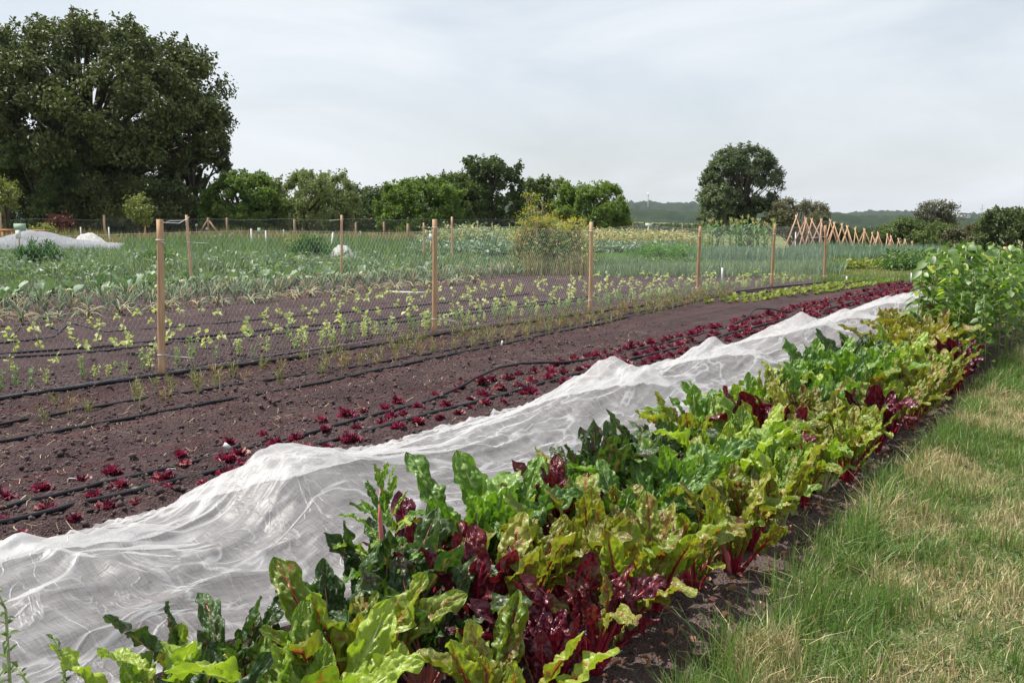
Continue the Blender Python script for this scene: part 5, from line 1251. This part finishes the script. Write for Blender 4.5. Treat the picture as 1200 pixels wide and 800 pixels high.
tree(880, 93, 40, 232, 272, 'dark_leaf', 'dark bush beneath the lone oval tree', 'bush', 17, 16000, .2, 'bush', .15, cat='bush', grp=GT)
tree(936, 88, 36, 232, 275, 'brown_leaf', 'brownish twiggy bush right of the lone tree', 'bush', 18, 16000, .15, 'bush', .15, cat='bush', grp=GT, gap=.3, limbs=60)
tree(1098, 92, 29, 234, 275, 'sparse_leaf', 'thin grey sparse tree rising above the right bushes', 'sparse_tree', 19, 5200, .17, 'oval', .14, grp=GT, nclump=90, limbs=85)
tree(1075, 88, 52, 256, 300, 'bush_leaf', 'wide green brown bush behind the pole frames', 'bush', 20, 36000, .19, 'bush', .2, cat='bush', grp=GT, depthr=4)
tree(1135, 86, 34, 262, 300, 'brown_leaf', 'brownish bush between the sparse tree and right bush', 'bush', 21, 16000, .18, 'bush', .2, cat='bush', grp=GT, depthr=3)
tree(1182, 82, 36, 243, 302, 'dark_leaf', 'dark rounded bush at the right edge', 'bush', 22, 26000, .2, 'bush', .2, cat='bush', grp=GT)
tree(1010, 90, 36, 270, 300, 'dark_leaf', 'low dark bush behind the middle pole frames', 'bush', 23, 14000, .2, 'bush', .15, cat='bush', grp=GT)
tree(970, 90, 30, 262, 290, 'dark_leaf', 'low dark bush behind the left pole frames', 'bush', 24, 12000, .2, 'bush', .15, cat='bush', grp=GT)
tree(166, 59, 19, 226, 262, 'yellow_leaf', 'young yellowish sapling in front of the huge tree', 'sapling', 25, 900, .17, 'dome', .04, cat='sapling', grp='saplings along the back fence', nclump=26, limbs=24)
tree(8, 58, 17, 204, 245, 'yellow_leaf', 'young sapling with bare trunk at the left edge', 'sapling', 26, 1000, .17, 'dome', .05, cat='sapling', grp='saplings along the back fence', nclump=26, limbs=24)
tree(70, 60, 17, 249, 272, 'red_leaf', 'dark red shrub beneath the huge tree', 'shrub', 27, 1500, .15, 'dome', .04, cat='shrub', grp='shrubs along the back fence', nclump=26, limbs=10)
tree(48, 57, 16, 262, 280, 'yellow_leaf', 'yellow green shrub behind the orange benches', 'shrub', 28, 1200, .15, 'dome', .03, cat='shrub', grp='shrubs along the back fence', nclump=20, limbs=8)
tree(350, 38, 22, 272, 300, 'yellow_leaf', 'yellow flowering herb clump left of the white mound', 'herb_clump', 29, 500, .10, 'bush', .02, cat='herb', nclump=26, limbs=20)
# distant scrub line closing the view between the trees
for i, (px, D, hw, tp_, lb) in enumerate([(762, 130, 40, 262, 'distant low scrub in the gap left of the lone tree'), (800, 140, 40, 263, 'distant low scrub behind the tall grey pole'), (1215, 95, 40, 262, 'low bush beyond the right edge bush'), (1000, 170, 60, 266, 'distant low scrub beyond the pole frames')]):
    tree(px, D, hw, tp_, 272, 'dark_leaf', lb, 'scrub', 40+i, 12000, .34, 'bush', .1, cat='scrub', grp='distant low scrub', depthr=5, limbs=3)

# ================================================================== HILLS
def hill(px, tops, D, label, seed, mat='woods', name='wooded_hill', rough=1.0):
    q = np.linspace(px[0], px[-1], 900); tp_ = np.interp(q, px, tops); v = np.linspace(0, 1, 40)
    Q, V = np.meshgrid(q, v); dd = D*(.80+.45*V); Hh = H+(HY-np.interp(Q, px, tops))/F*D
    prof = np.where(V < .5, ss(0, .5, V), 1-.4*ss(.5, 1, V)); base = -9
    c = _f[None, None]+(Q[..., None]-600)/F*_r; h = c[..., :2]/(c@_f)[..., None]; X_ = h[..., 0]*dd; Y_ = h[..., 1]*dd
    bump = (fbm(X_/16., Y_/16., 3, seed)-.5)*11*rough+(fbm(X_/5., Y_/5., 2, seed+3)-.5)*5*rough
    Zz = base+(Hh-base-2*rough)*prof+bump*(.25+.75*ss(.02, .3, V))
    tag(MB().grid(np.stack([X_, Y_, Zz], -1), tint=np.clip(.5+bump/9*.5, 0, 1)).build(name, M[mat]), label, kind='structure')
hill([-900, 200, 560, 700, 760, 830, 900, 980, 1010, 1050, 1075, 1110, 1150, 1240, 1700, 2300], [238, 236, 235, 236, 236.5, 237.5, 244, 249.5, 247.5, 246.5, 247.5, 249, 250.5, 251, 246, 240], 2300, 'far blue wooded ridge', 5, rough=1.7)
hill([-900, 300, 650, 745, 800, 860, 930, 1000, 1080, 1160, 1300, 1900], [246, 244, 242, 246, 249, 245, 248, 252.5, 254, 257, 258, 252], 1000, 'nearer wooded hill', 9, rough=.8)
# white hall and masts on the skyline
x, y = at(1126, 1900); zb = H+(HY-252)/F*1900; root = empty('white_hall', (x, y, zb-14), YAW, 'long white hall on the skyline at the right', 'building')
MB().box((0, 0, 8), (30, 16, 14)).build('wall', M['wallg'], root)
u = np.linspace(-1, 1, 15); P = np.stack([np.stack([u*17, 0*u-9, 15.3+2.6*(1-u*u)], -1), np.stack([u*17, 0*u+9, 15.3+2.6*(1-u*u)], -1)]); MB().grid(P).grid(P-np.array((0, 0, .8))).build('roof', M['roof'], root)
x, y = at(759, 1900); zb = H+(HY-237)/F*1900; root = empty('skyline_tower', (x, y, zb-10), YAW, 'small pale tower on the wooded ridge', 'tower')
MB().tube([(0, 0, 0), (0, 0, 12), (0, 0, 24)], [1.2, 1.0, .9], 12).build('shaft', M['wallg'], root); MB().tube([(0, 0, 22), (0, 0, 25), (0, 0, 28)], [1.5, 1.5, .5], 12).build('head', M['roof'], root)
x, y = at(1150, 1900); root = empty('lattice_mast', (x, y, H+(HY-254)/F*1900), YAW, 'thin grey lattice mast on the right skyline', 'mast')
mb = MB()
for sx in (-1, 1):
    mb.tube([(sx*3, 0, -10), (sx*.5, 0, 24)], .35, 4)
for k in range(8): a = 3-2.5*k/8; mb.tube([(-a, 0, -10+34*k/8), (a*.9, 0, -10+34*(k+1)/8)], .25, 4)
mb.build('lattice', M['wallg'], root); MB().box((0, 0, 15), (10, .5, .5)).build('crossarm', M['wallg'], root)

# ================================================================== HAZE
hz = MB(); hz.box((0, 0, 40), (7600, 7600, 110)); me = hz.mesh('haze', M['white'], False)
m, t = newmat('haze_air'); b = NB(t); pv = b('ShaderNodeVolumePrincipled', {'Color': (.78, .86, .98, 1), 'Density': .00006, 'Anisotropy': .2}); o = b('ShaderNodeOutputMaterial'); t.links.new(pv.outputs[0], o.inputs['Volume'])
me.materials.clear(); me.materials.append(m); hzo = link('haze', me); hzo['kind'] = 'stuff'
